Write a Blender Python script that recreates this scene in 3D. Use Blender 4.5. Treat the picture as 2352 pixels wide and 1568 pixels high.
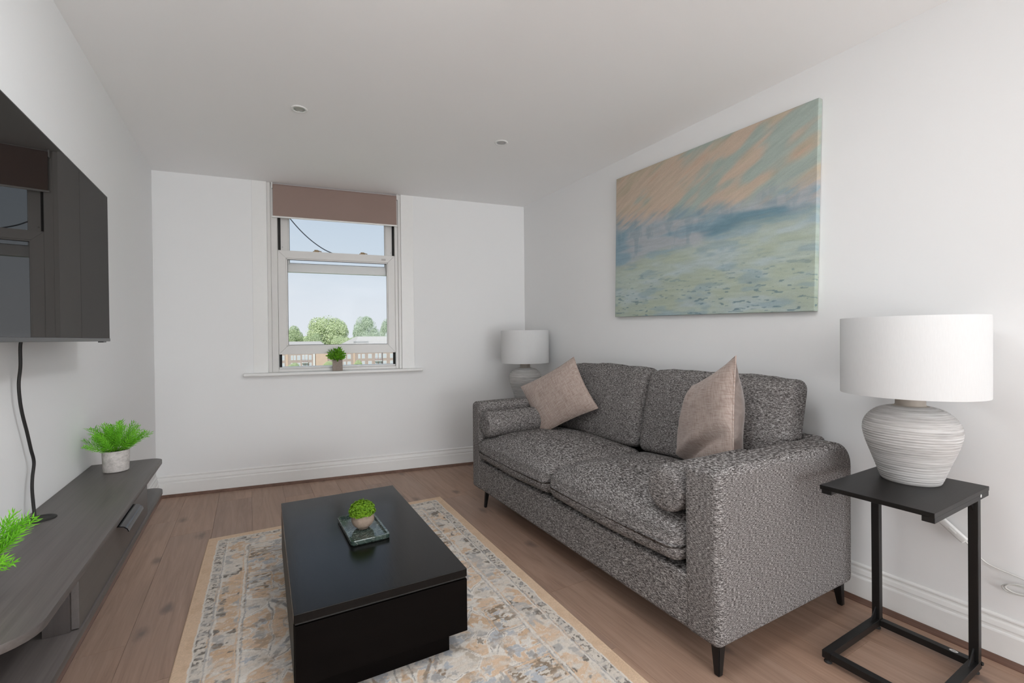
import bpy, bmesh, math, random
import numpy as np
from mathutils import Vector, Matrix, noise as mnoise
random.seed(7); np.random.seed(7)
PI = math.pi
for o in list(bpy.data.objects): bpy.data.objects.remove(o)
SC = bpy.context.scene
COL = SC.collection

# ------------------------------------------------------------------ camera
CAM_POS = Vector((0.0, 0.0, 1.1515))
YAW, PITCH, ROLL = 0.5229, -0.0083, -0.0094
cy, sy = math.cos(YAW), math.sin(YAW)
f = Vector((sy, cy, 0)); r = Vector((cy, -sy, 0)); u = Vector((0, 0, 1))
cp, sp = math.cos(PITCH), math.sin(PITCH)
f2 = f*cp + u*sp; u2 = u*cp - f*sp
cr, sr = math.cos(ROLL), math.sin(ROLL)
r3 = r*cr + u2*sr; u3 = u2*cr - r*sr
cam = bpy.data.cameras.new('camera'); cam_ob = bpy.data.objects.new('camera', cam); COL.objects.link(cam_ob)
M = Matrix((( r3.x, u3.x, -f2.x, CAM_POS.x), (r3.y, u3.y, -f2.y, CAM_POS.y), (r3.z, u3.z, -f2.z, CAM_POS.z), (0, 0, 0, 1)))
cam_ob.matrix_world = M
cam.sensor_width = 36.0; cam.sensor_fit = 'HORIZONTAL'; cam.lens = 1045.0/2352*36
cam.clip_start = 0.02; cam.clip_end = 2000
SC.camera = cam_ob

# ------------------------------------------------------------------ sky, sun, room fill lights, exposure
W = bpy.data.worlds.new('sky'); SC.world = W; W.use_nodes = True
nt = W.node_tree; nt.nodes.clear()
def wn(t, **k):
    n = nt.nodes.new(t)
    for a, b in k.items(): setattr(n, a, b)
    return n
w_out = wn('ShaderNodeOutputWorld'); w_bg = wn('ShaderNodeBackground'); w_tc = wn('ShaderNodeTexCoord')
w_sep = wn('ShaderNodeSeparateXYZ'); w_r = wn('ShaderNodeValToRGB'); w_map = wn('ShaderNodeMapping'); w_n = wn('ShaderNodeTexNoise')
w_r2 = wn('ShaderNodeValToRGB'); w_mix = wn('ShaderNodeMixRGB')
L = nt.links.new
L(w_tc.outputs['Generated'], w_sep.inputs[0]); L(w_sep.outputs[2], w_r.inputs[0])
e = w_r.color_ramp.elements
e[0].position = 0.0; e[0].color = (0.77, 0.81, 0.86, 1); e[1].position = 0.5; e[1].color = (0.42, 0.54, 0.70, 1)
for pos, c in ((0.07, (0.74, 0.79, 0.85, 1)), (0.17, (0.62, 0.71, 0.80, 1)), (0.28, (0.54, 0.64, 0.755, 1))):
    n_ = e.new(pos); n_.color = c
L(w_tc.outputs['Generated'], w_map.inputs[0]); w_map.inputs['Scale'].default_value = (2.2, 2.2, 9.0)
L(w_map.outputs[0], w_n.inputs['Vector']); w_n.inputs['Scale'].default_value = 1.6; w_n.inputs['Detail'].default_value = 6
L(w_n.outputs[0], w_r2.inputs[0])
w_r2.color_ramp.elements[0].position = 0.50; w_r2.color_ramp.elements[0].color = (0, 0, 0, 1)
w_r2.color_ramp.elements[1].position = 0.72; w_r2.color_ramp.elements[1].color = (0.75, 0.75, 0.75, 1)
L(w_r2.outputs[0], w_mix.inputs[0]); L(w_r.outputs[0], w_mix.inputs[1]); w_mix.inputs[2].default_value = (0.77, 0.81, 0.86, 1)
L(w_mix.outputs[0], w_bg.inputs[0]); w_bg.inputs[1].default_value = 1.0
L(w_bg.outputs[0], w_out.inputs[0])

def light(name, kind, loc, rot, energy, color=(1, 1, 1), **k):
    d = bpy.data.lights.new(name, kind); d.energy = energy; d.color = color
    for a, b in k.items(): setattr(d, a, b)
    o = bpy.data.objects.new(name, d); o.location = loc; o.rotation_euler = rot; COL.objects.link(o); return o
light('sun', 'SUN', (0, -20, 40), (math.radians(52), 0, math.radians(-28)), 2.6, (1.0, 0.96, 0.88), angle=0.02)
# the open-plan end of the room behind the camera: a light bounced off its ceiling, and two unseen fill lights added above the camera
LC = (.925, .968, 1.0)
light('bounced_light', 'AREA', (0.84, -4.6, 0.7), (math.radians(150), 0, 0), 214, LC, shape='RECTANGLE', size=2.6, size_y=2.6)
light('overhead_fill', 'AREA', (0.4, 0.9, 2.385), (0, 0, 0), 13.5, LC, shape='RECTANGLE', size=1.1, size_y=.5)
light('overhead_fill_tilted', 'AREA', (0.9, 0.7, 2.36), (0, math.radians(60), 0), 14, LC, shape='RECTANGLE', size=.25, size_y=.6)
VS = SC.view_settings
VS.view_transform = 'Standard'; VS.look = 'None'; VS.gamma = 1.0; VS.use_curve_mapping = False; VS.exposure = 0.0
SC.display_settings.display_device = 'sRGB'
SC.cycles.max_bounces = 10; SC.cycles.diffuse_bounces = 6; SC.cycles.glossy_bounces = 4; SC.cycles.transparent_max_bounces = 12

# ------------------------------------------------------------------ helpers: objects
def s2l(c): return tuple(((v/255)/12.92 if v/255 <= .04045 else ((v/255+.055)/1.055)**2.4) for v in c)
def tag(o, label=None, cat=None, group=None, kind=None):
    if label: o['label'] = label
    if cat: o['category'] = cat
    if group: o['group'] = group
    if kind: o['kind'] = kind
    return o
def thing(name, label, cat, loc=(0, 0, 0), rz=0.0, group=None):
    o = bpy.data.objects.new(name, None); COL.objects.link(o); o.empty_display_size = .05
    o.location = loc; o.rotation_euler = (0, 0, rz)
    return tag(o, label, cat, group)
def part(name, bm, mat, parent=None, smooth=False, label=None, loc=None, rot=None):
    me = bpy.data.meshes.new(name)
    if isinstance(bm, bmesh.types.BMesh):
        bmesh.ops.recalc_face_normals(bm, faces=bm.faces)
        bm.to_mesh(me); bm.free()
    else: me = bm
    if mat is not None and not me.materials: me.materials.append(mat)
    if smooth:
        me.polygons.foreach_set('use_smooth', [True]*len(me.polygons))
        if smooth != 'all': me.set_sharp_from_angle(angle=math.radians(smooth if smooth is not True else 40))
    o = bpy.data.objects.new(name, me); COL.objects.link(o)
    if parent: o.parent = parent
    if loc is not None: o.location = loc
    if rot is not None: o.rotation_euler = rot
    if label: o['label'] = label
    return o
def link_copy(o, parent, **k):
    c = o.copy(); COL.objects.link(c); c.parent = parent
    for a, b in k.items(): setattr(c, a, b)
    return c

# ------------------------------------------------------------------ helpers: geometry
def BM(): return bmesh.new()
def box(bm, x0, x1, y0, y1, z0, z1, bev=0.0, seg=2):
    b = bmesh.new()
    bmesh.ops.create_cube(b, size=1, matrix=Matrix.Translation(((x0+x1)/2, (y0+y1)/2, (z0+z1)/2)) @ Matrix.Diagonal((x1-x0, y1-y0, z1-z0, 1)))
    if bev > 0: bmesh.ops.bevel(b, geom=b.edges[:], offset=bev, segments=seg, affect='EDGES', profile=.5)
    merge(bm, b); return bm
def merge(bm, b, mat=None):
    if mat is not None: bmesh.ops.transform(b, matrix=mat, verts=b.verts)
    m = bpy.data.meshes.new('tmp'); b.to_mesh(m); b.free(); bm.from_mesh(m); bpy.data.meshes.remove(m)
def bar(bm, a, b_, w, d, bev=0.0, roll=0.0):
    a = Vector(a); b_ = Vector(b_); v = b_-a; q = v.to_track_quat('Z', 'Y')
    t = bmesh.new(); box(t, -w/2, w/2, -d/2, d/2, 0, v.length, bev)
    merge(bm, t, Matrix.Translation(a) @ q.to_matrix().to_4x4() @ Matrix.Rotation(roll, 4, 'Z'))
def lathe(bm, prof, n=48, mat=None, cap0=True, cap1=True, sx=1.0, sy=1.0):
    b = bmesh.new(); rings = []
    for rr, z in prof:
        rings.append([b.verts.new((rr*sx*math.cos(2*PI*i/n), rr*sy*math.sin(2*PI*i/n), z)) for i in range(n)])
    for k in range(len(rings)-1):
        for i in range(n):
            b.faces.new((rings[k][i], rings[k][(i+1) % n], rings[k+1][(i+1) % n], rings[k+1][i]))
    if cap0: b.faces.new(rings[0][::-1])
    if cap1: b.faces.new(rings[-1])
    merge(bm, b, mat); return bm
def tube(bm, pts, rad, n=8, closed=False):
    pts = [Vector(p) for p in pts]; N = len(pts); b = bmesh.new(); rings = []; a = None
    for i, p in enumerate(pts):
        t = (pts[(i+1) % N]-pts[i-1]) if closed else (pts[min(i+1, N-1)]-pts[max(i-1, 0)])
        t.normalize()
        if a is None: a = t.cross(Vector((0, 0, 1)) if abs(t.z) < .95 else Vector((1, 0, 0)))
        a = (a-t*a.dot(t)).normalized(); c = a.cross(t)
        rr = rad(i/(N-1)) if callable(rad) else rad
        rings.append([b.verts.new(p + a*rr*math.cos(2*PI*k/n) + c*rr*math.sin(2*PI*k/n)) for k in range(n)])
    for i in range(N if closed else N-1):
        A, B = rings[i], rings[(i+1) % N]
        for k in range(n): b.faces.new((A[k], A[(k+1) % n], B[(k+1) % n], B[k]))
    if not closed: b.faces.new(rings[0][::-1]); b.faces.new(rings[-1])
    merge(bm, b); return bm
def spline(ctrl, n=8):
    P = [Vector(p) for p in ctrl]; P = [P[0]*2-P[1]] + P + [P[-1]*2-P[-2]]; out = []
    for i in range(1, len(P)-2):
        for k in range(n):
            t = k/n; a, b, c, d = P[i-1], P[i], P[i+1], P[i+2]
            out.append(.5*((2*b) + (c-a)*t + (2*a-5*b+4*c-d)*t*t + (3*b-a-3*c+d)*t**3))
    out.append(P[-2]); return out
def prism(bm, poly, axis, a0, a1, bev=0.0, seg=3):
    """2D polygon extruded along an axis. axis 'y': poly=(x,z); axis 'z': poly=(x,y)"""
    b = bmesh.new()
    mk = (lambda p, a: (p[0], a, p[1])) if axis == 'y' else ((lambda p, a: (p[0], p[1], a)) if axis == 'z' else (lambda p, a: (a, p[0], p[1])))
    A = [b.verts.new(mk(p, a0)) for p in poly]; B = [b.verts.new(mk(p, a1)) for p in poly]
    f0 = b.faces.new(A); f1 = b.faces.new(B[::-1]); n = len(poly)
    for i in range(n): b.faces.new((A[i], B[i], B[(i+1) % n], A[(i+1) % n]))
    bmesh.ops.recalc_face_normals(b, faces=b.faces)
    if bev > 0:
        ed = list({e for fc in (f0, f1) for e in fc.edges})
        bmesh.ops.bevel(b, geom=ed, offset=bev, segments=seg, affect='EDGES', profile=.5)
    merge(bm, b); return bm
def rrect(x0, x1, y0, y1, rad, n=6):
    """rounded rectangle; rad = one radius or 4 (x0y0, x1y0, x1y1, x0y1)"""
    R = rad if isinstance(rad, (tuple, list)) else (rad,)*4; out = []
    for (cx, cy_, rr, a0) in ((x0, y0, R[0], PI), (x1, y0, R[1], 1.5*PI), (x1, y1, R[2], 0), (x0, y1, R[3], .5*PI)):
        sx = 1 if cx == x0 else -1; sy_ = 1 if cy_ == y0 else -1
        if rr <= 0: out.append((cx, cy_)); continue
        for k in range(n+1):
            a = a0 + k/n*PI/2; out.append((cx+sx*rr+rr*math.cos(a), cy_+sy_*rr+rr*math.sin(a)))
    return out
def soft_prism(bm, x0, x1, z0, z1, R, y0, y1, bev, n=8, seg=6):
    """upholstered block: rounded rectangle in x-z, swept along y, its two end faces softly rounded over"""
    b = bmesh.new(); loops = []
    def loop(y, d): return [b.verts.new((p[0], y, p[1])) for p in rrect(x0+d, x1-d, z0+d, z1-d, [max(.003, q-d) for q in R], n)]
    loops.append(loop(y0, bev+.012))
    for k in range(seg+1): a = k/seg*PI/2; loops.append(loop(y0+bev-bev*math.cos(a), bev-bev*math.sin(a)))
    for k in range(1, 8): loops.append(loop(y0+bev+(y1-y0-2*bev)*k/8, 0))
    for k in range(seg+1): a = (1-k/seg)*PI/2; loops.append(loop(y1-bev+bev*math.cos(a), bev-bev*math.sin(a)))
    loops.append(loop(y1, bev+.012))
    b.faces.new(loops[0][::-1]); b.faces.new(loops[-1]); m = len(loops[0])
    for A, B in zip(loops, loops[1:]):
        for i in range(m): b.faces.new((A[i], A[(i+1) % m], B[(i+1) % m], B[i]))
    merge(bm, b); return bm
def rbox(sx, sy, sz, rr, n=16, deform=None, power=1.5):
    b = bmesh.new(); bmesh.ops.create_cube(b, size=2)
    bmesh.ops.subdivide_edges(b, edges=b.edges[:], cuts=n, use_grid_fill=True)
    S = Vector((sx/2, sy/2, sz/2))
    for v in b.verts:
        p = Vector([math.copysign(1-(1-abs(c))**power, c) for c in v.co])
        q = Vector((p.x*S.x, p.y*S.y, p.z*S.z))
        c = Vector([max(-(S[i]-rr), min(S[i]-rr, q[i])) for i in range(3)])
        d = q-c
        if d.length > 1e-9: q = c+d.normalized()*rr
        if deform: q = deform(q, (q.x/S.x, q.y/S.y, q.z/S.z))
        v.co = q
    return b
def fbm(p, s, seed=0): return mnoise.fractal(Vector((p[0]*s+seed*13.1, p[1]*s-seed*7.7, p[2]*s+seed*3.3)), 1.0, 2.0, 3)

# ------------------------------------------------------------------ helpers: materials
def mat(name):
    m = bpy.data.materials.new(name); m.use_nodes = True
    m.node_tree.nodes.clear(); return m
class NT:
    def __init__(s, m): s.m = m; s.t = m.node_tree
    def n(s, t, ins=None, **k):
        nd = s.t.nodes.new(t)
        for a, b in k.items(): setattr(nd, a, b)
        for a, b in (ins or {}).items():
            if isinstance(b, bpy.types.NodeSocket): s.t.links.new(b, nd.inputs[a])
            else: nd.inputs[a].default_value = b
        return nd
    def ramp(s, fac, stops, interp='LINEAR'):
        nd = s.t.nodes.new('ShaderNodeValToRGB'); s.t.links.new(fac, nd.inputs[0]); nd.color_ramp.interpolation = interp
        els = nd.color_ramp.elements
        while len(els) < len(stops): els.new(.5)
        for el, (p, c) in zip(els, stops): el.position = p; el.color = (c if len(c) == 4 else (*c, 1)) if hasattr(c, '__len__') else (c, c, c, 1)
        return nd.outputs[0]
    def mix(s, fac, a, b, bt='MIX'):
        nd = s.t.nodes.new('ShaderNodeMixRGB'); nd.blend_type = bt
        for i, v in enumerate((fac, a, b)):
            if isinstance(v, bpy.types.NodeSocket): s.t.links.new(v, nd.inputs[i])
            else: nd.inputs[i].default_value = v if i == 0 else ((*v, 1) if len(v) == 3 else v)
        return nd.outputs[0]
    def noise(s, vec, scale=1.0, detail=2.0, rough=.5, dist=0.0):
        return s.n('ShaderNodeTexNoise', {'Vector': vec, 'Scale': scale, 'Detail': detail, 'Roughness': rough, 'Distortion': dist}).outputs[0]
    def coord(s, scale=(1, 1, 1), rot=(0, 0, 0), kind='Object', offset=None):
        tc = s.n('ShaderNodeTexCoord').outputs[kind]
        if offset is not None:
            tc = s.n('ShaderNodeVectorMath', {0: tc, 1: offset}, operation='ADD').outputs[0]
        return s.n('ShaderNodeMapping', {'Vector': tc, 'Scale': scale, 'Rotation': rot}).outputs[0]
    def bump(s, h, strength=.3, dist=.002):
        return s.n('ShaderNodeBump', {'Height': h, 'Strength': strength, 'Distance': dist}).outputs[0]
    def out(s, color, rough=.5, spec=.5, metal=0.0, normal=None, **k):
        p = s.n('ShaderNodeBsdfPrincipled')
        for key, v in dict({'Base Color': color, 'Roughness': rough, 'Specular IOR Level': spec, 'Metallic': metal}, **k).items():
            if isinstance(v, bpy.types.NodeSocket): s.t.links.new(v, p.inputs[key])
            else: p.inputs[key].default_value = ((*v, 1) if hasattr(v, '__len__') and len(v) == 3 else v)
        if normal is not None: s.t.links.new(normal, p.inputs['Normal'])
        o = s.n('ShaderNodeOutputMaterial'); s.t.links.new(p.outputs[0], o.inputs[0]); return s.m
def flat(name, c, rough=.5, spec=.5, metal=0.0, var=.06, scale=30, bump=0.0):
    N = NT(mat(name)); nz = N.noise(N.coord((scale,)*3), 1, 3)
    col = N.mix(nz, tuple(v*(1-var) for v in c), tuple(min(1, v*(1+var)) for v in c))
    return N.out(col, rough, spec, metal, N.bump(nz, bump) if bump else None)

def m_wall(name, c):
    N = NT(mat(name)); co = N.coord((1, 1, 1))
    n1 = N.noise(co, 260, 3); n2 = N.noise(co, 2.0, 2)
    col = N.mix(n2, tuple(v*.985 for v in c), c)
    return N.out(col, .85, .2, 0, N.bump(n1, .08, .001))
M_WALL = m_wall('wall_paint', (.83, .83, .828)); M_CEIL = m_wall('ceiling_paint', (.93, .925, .92))
M_TRIM = flat('white_gloss_trim', (.82, .815, .80), .38, .4, var=.02)
M_UPVC = flat('white_upvc', (.70, .685, .665), .35, .45, var=.02)
M_BLACK_RUB = flat('black_rubber', (.012, .011, .010), .7)
M_BRASS = flat('tarnished_brass', (.36, .27, .17), .4, .5, .6)
M_STEEL = flat('brushed_steel', (.5, .5, .5), .35, .5, 1.0)

def m_floor():
    N = NT(mat('oak_laminate'))
    rnd = N.n('ShaderNodeObjectInfo').outputs['Random']
    off = N.n('ShaderNodeCombineXYZ', {0: N.n('ShaderNodeMath', {0: rnd, 1: 37.0}, operation='MULTIPLY').outputs[0], 1: N.n('ShaderNodeMath', {0: rnd, 1: 91.0}, operation='MULTIPLY').outputs[0]}).outputs[0]
    g = N.noise(N.coord((17, 1.0, 1), offset=off), 1, 7, .66, 1.8)
    fine = N.noise(N.coord((190, 5, 1), offset=off), 1, 3, .6)
    big = N.noise(N.coord((2.4, .9, 1), offset=off), 1, 3)
    a, b_, c = (.170, .098, .067), (.322, .203, .145), (.43, .288, .214)
    col = N.ramp(g, [(.25, a), (.5, b_), (.75, c)])
    col = N.mix(.35, col, N.ramp(fine, [(.3, (.21, .13, .094)), (.7, (.40, .275, .208))]))
    col = N.mix(N.ramp(big, [(.35, 0.0), (.7, .38)]), col, (.262, .186, .152))
    vo = N.n('ShaderNodeTexVoronoi', {'Vector': N.coord((3.0, 1.5, 1), offset=off), 'Scale': 1.0, 'Randomness': 1.0}, voronoi_dimensions='2D')
    kn = N.ramp(N.mix(.12, vo.outputs['Distance'], N.noise(N.coord((30, 12, 1), offset=off), 1, 3)), [(.075, .70), (.145, 0.0)])
    col = N.mix(kn, col, (.095, .070, .062))
    tint = N.ramp(rnd, [(0, (.96, .97, 1.0)), (.5, (1.08, 1.08, 1.07)), (1, (1.08, 1.04, 1.0))])
    col = N.mix(1.0, col, tint, 'MULTIPLY')
    rg = N.ramp(fine, [(.2, .36), (.8, .5)])
    return N.out(col, rg, .42, 0, N.bump(fine, .12, .001))
M_FLOOR = m_floor()
def m_wood_dark(name, a, b_, axis=1, rough=.45, spec=.5):
    N = NT(mat(name)); sc = [150, 150, 150]; sc[axis] = 3.5
    g = N.noise(N.coord(sc), 1, 4, .6); g2 = N.noise(N.coord([v*.12 for v in sc]), 1, 3)
    col = N.mix(.5, N.ramp(g, [(.3, a), (.7, b_)]), N.ramp(g2, [(.3, a), (.7, b_)]))
    return N.out(col, rough, spec, 0, N.bump(g, .1, .0008))
M_CONS = m_wood_dark('grey_brown_woodgrain', (.060, .051, .048), (.112, .098, .092))
M_TRIMWOOD = m_wood_dark('brown_scotia_wood', (.085, .042, .028), (.20, .108, .076))
M_SIDE = m_wood_dark('black_ash_woodgrain', (.005, .0045, .0042), (.013, .0115, .0105), 0, .36, .22)
M_BLKMET = flat('black_powder_coat', (.0065, .006, .0058), .42, .4)
M_TBLK = m_wood_dark('black_painted_board', (.0025, .0022, .0022), (.0045, .004, .004), 1, .19, .22)
M_TFRONT = m_wood_dark('black_drawer_board', (.0022, .0014, .0012), (.0038, .0026, .0022), 0, .5, .05)

def m_sofa():
    N = NT(mat('grey_tweed'))
    n1 = N.noise(N.coord((400, 400, 500)), 1, 2, .6)
    s1 = N.noise(N.coord((85, 85, 680)), 1, 2, .6)
    s2 = N.noise(N.coord((680, 80, 110)), 1, 2, .6)
    h = N.mix(.58, n1, s1); h = N.mix(.08, h, s2)
    col = N.ramp(h, [(.375, (.014, .012, .012)), (.445, (.060, .053, .051)), (.50, (.142, .130, .126)), (.555, (.30, .283, .275)), (.62, (.60, .58, .565))])
    return N.out(col, .95, .1, 0, N.bump(h, .22, .002))
M_SOFA = m_sofa()
def m_weave():
    N = NT(mat('beige_chenille'))
    a = N.noise(N.coord((260, 22, 30)), 1, 2, .6); b_ = N.noise(N.coord((22, 260, 30)), 1, 2, .6)
    fine = N.noise(N.coord((1, 1, 1)), 420, 1)
    col = N.mix(.5, N.ramp(a, [(.3, (.25, .175, .145)), (.48, (.40, .315, .275)), (.62, (.47, .385, .345)), (.72, (.56, .49, .45))]),
                N.ramp(b_, [(.28, (.22, .145, .115)), (.46, (.40, .315, .275)), (.62, (.47, .385, .345)), (.72, (.58, .51, .47))]))
    h = N.mix(.5, a, b_); h = N.mix(.4, h, fine)
    return N.out(col, .9, .15, 0, N.bump(h, .6, .003), **{'Sheen Weight': .2})
M_WEAVE = m_weave()
def m_velvet():
    N = NT(mat('taupe_velvet')); n1 = N.noise(N.coord((14, 14, 14)), 1, 3, .6, .8)
    return N.out(N.ramp(n1, [(.3, (.16, .122, .106)), (.55, (.235, .188, .168)), (.75, (.33, .275, .25))]), .7, .2, 0, None, **{'Sheen Weight': .6, 'Sheen Roughness': .35})
M_VELVET = m_velvet()
def m_concrete(name, a, b_, c):
    N = NT(mat(name)); n1 = N.noise(N.coord((1, 1, 1)), 60, 5, .65); n2 = N.noise(N.coord((1, 1, 1)), 260, 2)
    col = N.mix(N.ramp(n2, [(.30, .40), (.40, 0.0)]), N.ramp(n1, [(.3, a), (.7, b_)]), c)
    return N.out(col, .9, .2, 0, N.bump(n1, .3, .002))
M_CONC = m_concrete('speckled_concrete', (.36, .33, .31), (.58, .545, .52), (.20, .18, .17))
M_CONC2 = m_concrete('brown_grey_cement', (.27, .225, .195), (.34, .285, .25), (.20, .165, .14))
M_CLAY = m_concrete('beige_cement', (.27, .205, .158), (.35, .275, .22), (.19, .145, .115))
def m_leaf(name, a, b_, rough=.5):
    N = NT(mat(name)); rnd = N.n('ShaderNodeObjectInfo').outputs['Random']
    n1 = N.noise(N.coord((1, 1, 1)), 55, 2)
    col = N.mix(n1, a, b_); col = N.mix(N.n('ShaderNodeMath', {0: rnd, 1: .45}, operation='MULTIPLY').outputs[0], col, tuple(v*.75 for v in a))
    d = N.n('ShaderNodeBsdfPrincipled', {'Base Color': col, 'Roughness': rough, 'Specular IOR Level': .35})
    tr = N.n('ShaderNodeBsdfTranslucent', {'Color': col})
    mx = N.n('ShaderNodeMixShader', {0: .3, 1: d.outputs[0], 2: tr.outputs[0]})
    o = N.n('ShaderNodeOutputMaterial', {0: mx.outputs[0]}); return N.m
M_NEEDLE = m_leaf('bright_green_needles', (.13, .46, .018), (.33, .78, .05))
M_LEAF = m_leaf('green_leaves', (.075, .30, .012), (.30, .62, .03))
M_MOSS = m_leaf('olive_green_florets', (.09, .22, .012), (.27, .46, .02))
M_SOIL = flat('dark_filler', (.02, .03, .012), .9)
M_STEM = flat('green_stem', (.05, .16, .02), .7)

def m_glass():
    N = NT(mat('window_glass'))
    t = N.n('ShaderNodeBsdfTransparent', {0: (.985, .99, .995, 1)}); g = N.n('ShaderNodeBsdfGlossy', {0: (1, 1, 1, 1), 'Roughness': .0})
    lw = N.n('ShaderNodeFresnel', {0: 1.14})
    mx = N.n('ShaderNodeMixShader', {0: lw.outputs[0], 1: t.outputs[0], 2: g.outputs[0]})
    N.n('ShaderNodeOutputMaterial', {0: mx.outputs[0]}); return N.m
M_GLASS = m_glass()

# ================================================================== ROOM SHELL
XL, XR, H = -.6073, 2.2873, 2.40
TH = -.1633; YB0 = 4.0959; TT = math.tan(TH)
YR = -7.0
def yb(x): return YB0 + x*TT
BU = .666; BD = 4.041              # where the camera stands square to the window wall, and how far
def rec(v, d): return BU + (v-BU)*(1+d/BD)
def rez(z, d): return 1.1515 + (z-1.1515)*(1+d/BD)
def struct(name, bm, m, parent=None, smooth=False):
    o = part(name, bm, m, parent, smooth); o['kind'] = 'structure'; return o

b = BM(); prism(b, [(XL-.2, YR-.2), (XR+.2, YR-.2), (XR+.2, yb(XR)+.1), (XL-.2, yb(XL)+.1)], 'z', -.12, -.012)
FLOOR = struct('floor', b, M_BLACK_RUB)
b = BM(); prism(b, [(XL-.2, YR-.2), (XR+.2, YR-.2), (XR+.2, yb(XR)+.35), (XL-.2, yb(XL)+.35)], 'z', H, H+.15)
struct('ceiling', b, M_CEIL)
b = BM(); box(b, XL-.2, XL, YR-.2, yb(XL)+.3, -.1, H); struct('wall_left', b, M_WALL)
b = BM(); box(b, XR, XR+.2, YR-.2, yb(XR)+.3, -.1, H); struct('wall_right', b, M_WALL)
b = BM(); box(b, XL-.2, XR+.2, YR-.2, YR, -.1, H); struct('wall_rear', b, M_WALL)
# window wall, in its own frame: local x along the wall, local y outwards
U0, U1 = .129, 1.163
b = BM()
box(b, -.85, U0, 0, .3, -.1, H); box(b, U1, 2.55, 0, .3, -.1, H); box(b, U0, U1, 0, .3, -.1, .868)
WB = struct('wall_back', b, M_WALL); WB.location = (0, YB0, 0); WB.rotation_euler = (0, 0, TH)

# planks of the floor
seams = [XL-.02, -.42, -.21, 0.0, .209, .40, .59, .78, .972, 1.165, 1.38, 1.59, 1.80, 2.01, 2.21, XR+.02]
fixed = {0: [3.60], 1: [3.315], 9: [1.69], 8: [1.267]}
for i in range(len(seams)-1):
    x0, x1 = seams[i], seams[i+1]
    js = list(fixed.get(i, [random.uniform(.3, 1.5)]))
    while js[-1] < 4.6: js.append(js[-1]+1.38)
    while js[0] > YR: js.insert(0, js[0]-1.38)
    for j in range(len(js)-1):
        y0, y1 = max(js[j], YR-.05), js[j+1]
        yl, yr = min(y1, yb(x0)+.02), min(y1, yb(x1)+.02)
        if min(yl, yr)-y0 < .02: continue
        g = .00015; t = bmesh.new()
        lo = [t.verts.new(p) for p in ((x0+g, y0+g, -.012), (x1-g, y0+g, -.012), (x1-g, yr-g, -.012), (x0+g, yl-g, -.012))]
        c = .0006
        mi = [t.verts.new(p) for p in ((x0+g, y0+g, -.0016), (x1-g, y0+g, -.0016), (x1-g, yr-g, -.0016), (x0+g, yl-g, -.0016))]
        hi = [t.verts.new(p) for p in ((x0+g+c, y0+g+c, 0), (x1-g-c, y0+g+c, 0), (x1-g-c, yr-g-c, 0), (x0+g+c, yl-g-c, 0))]
        t.faces.new(hi)
        for A, B in ((lo, mi), (mi, hi)):
            for k in range(4): t.faces.new((A[k], A[(k+1) % 4], B[(k+1) % 4], B[k]))
        part('plank', t, M_FLOOR, FLOOR)

# skirting boards and brown scotia
SK = [(0, 0), (.018, 0), (.018, .098), (.0165, .103), (.0125, .106), (.0125, .112), (.014, .118), (.0105, .132), (.0055, .138), (.0055, .143), (.008, .147), (.008, .152), (.004, .157), (0, .158)]
def skirting(name, A, B, n):
    """profile swept from A to B; n = direction into the room"""
    b = BM(); A = Vector((*A, 0)); B = Vector((*B, 0)); n = Vector((*n, 0)).normalized()
    t = bmesh.new()
    va = [t.verts.new(A+n*d+Vector((0, 0, z))) for d, z in SK]; vb = [t.verts.new(B+n*d+Vector((0, 0, z))) for d, z in SK]
    t.faces.new(va); t.faces.new(vb[::-1])
    for i in range(len(SK)): t.faces.new((va[i], vb[i], vb[(i+1) % len(SK)], va[(i+1) % len(SK)]))
    merge(b, t); return struct(name, b, M_TRIM)
def scotia(name, A, B, n):
    b = BM(); A = Vector((*A, 0)); B = Vector((*B, 0)); n = Vector((*n, 0)).normalized()
    P = [(.018, 0), (.037, 0), (.037, .003), (.031, .008), (.026, .014), (.022, .019), (.018, .019)]
    t = bmesh.new(); va = [t.verts.new(A+n*d+Vector((0, 0, z))) for d, z in P]; vb = [t.verts.new(B+n*d+Vector((0, 0, z))) for d, z in P]
    t.faces.new(va); t.faces.new(vb[::-1])
    for i in range(len(P)): t.faces.new((va[i], vb[i], vb[(i+1) % len(P)], va[(i+1) % len(P)]))
    merge(b, t); return struct(name, b, M_TRIMWOOD)
bn_in = (math.sin(TH), -math.cos(TH))
for k, (nm, A, B, n) in enumerate((('left', (XL, YR), (XL, yb(XL)), (1, 0)), ('right', (XR, YR), (XR, yb(XR)), (-1, 0)), ('back', (XL, yb(XL)), (XR, yb(XR)), bn_in))):
    skirting('baseboard_'+nm, A, B, n); scotia('trim_%d' % (k+1), A, B, n)

# ================================================================== WINDOW
WIN = bpy.data.objects.new('window_1', None); COL.objects.link(WIN); WIN.location = (0, YB0, 0); WIN.rotation_euler = (0, 0, TH); WIN['kind'] = 'structure'
for s in ((.026, U0), (U1, 1.268)):           # flat casing boards each side, flush up to the ceiling
    b = BM(); box(b, s[0], s[1], -.005, .0, .893, H-.0005, .0015); part('casing', b, M_TRIM, WIN)
b = BM(); prism(b, rrect(-.062, .0, .868, .893, (.011, 0, 0, .011)), 'x', -.036, 1.333, .003); box(b, U0, U1, -.001, .06, .868, .893)
part('window_sill', b, M_TRIM, WIN, 40)
DF = .022
FU0, FU1 = .203, 1.108
b = BM()
box(b, U0, U0+.024, .010, .17, .893, H-.001, .002); box(b, U1-.024, U1, .010, .17, .893, H-.001, .002)
box(b, U0+.024, FU0-.004, DF, .17, .893, H-.001, .003); box(b, FU1+.004, U1-.024, DF, .17, .893, H-.001, .003)
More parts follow.
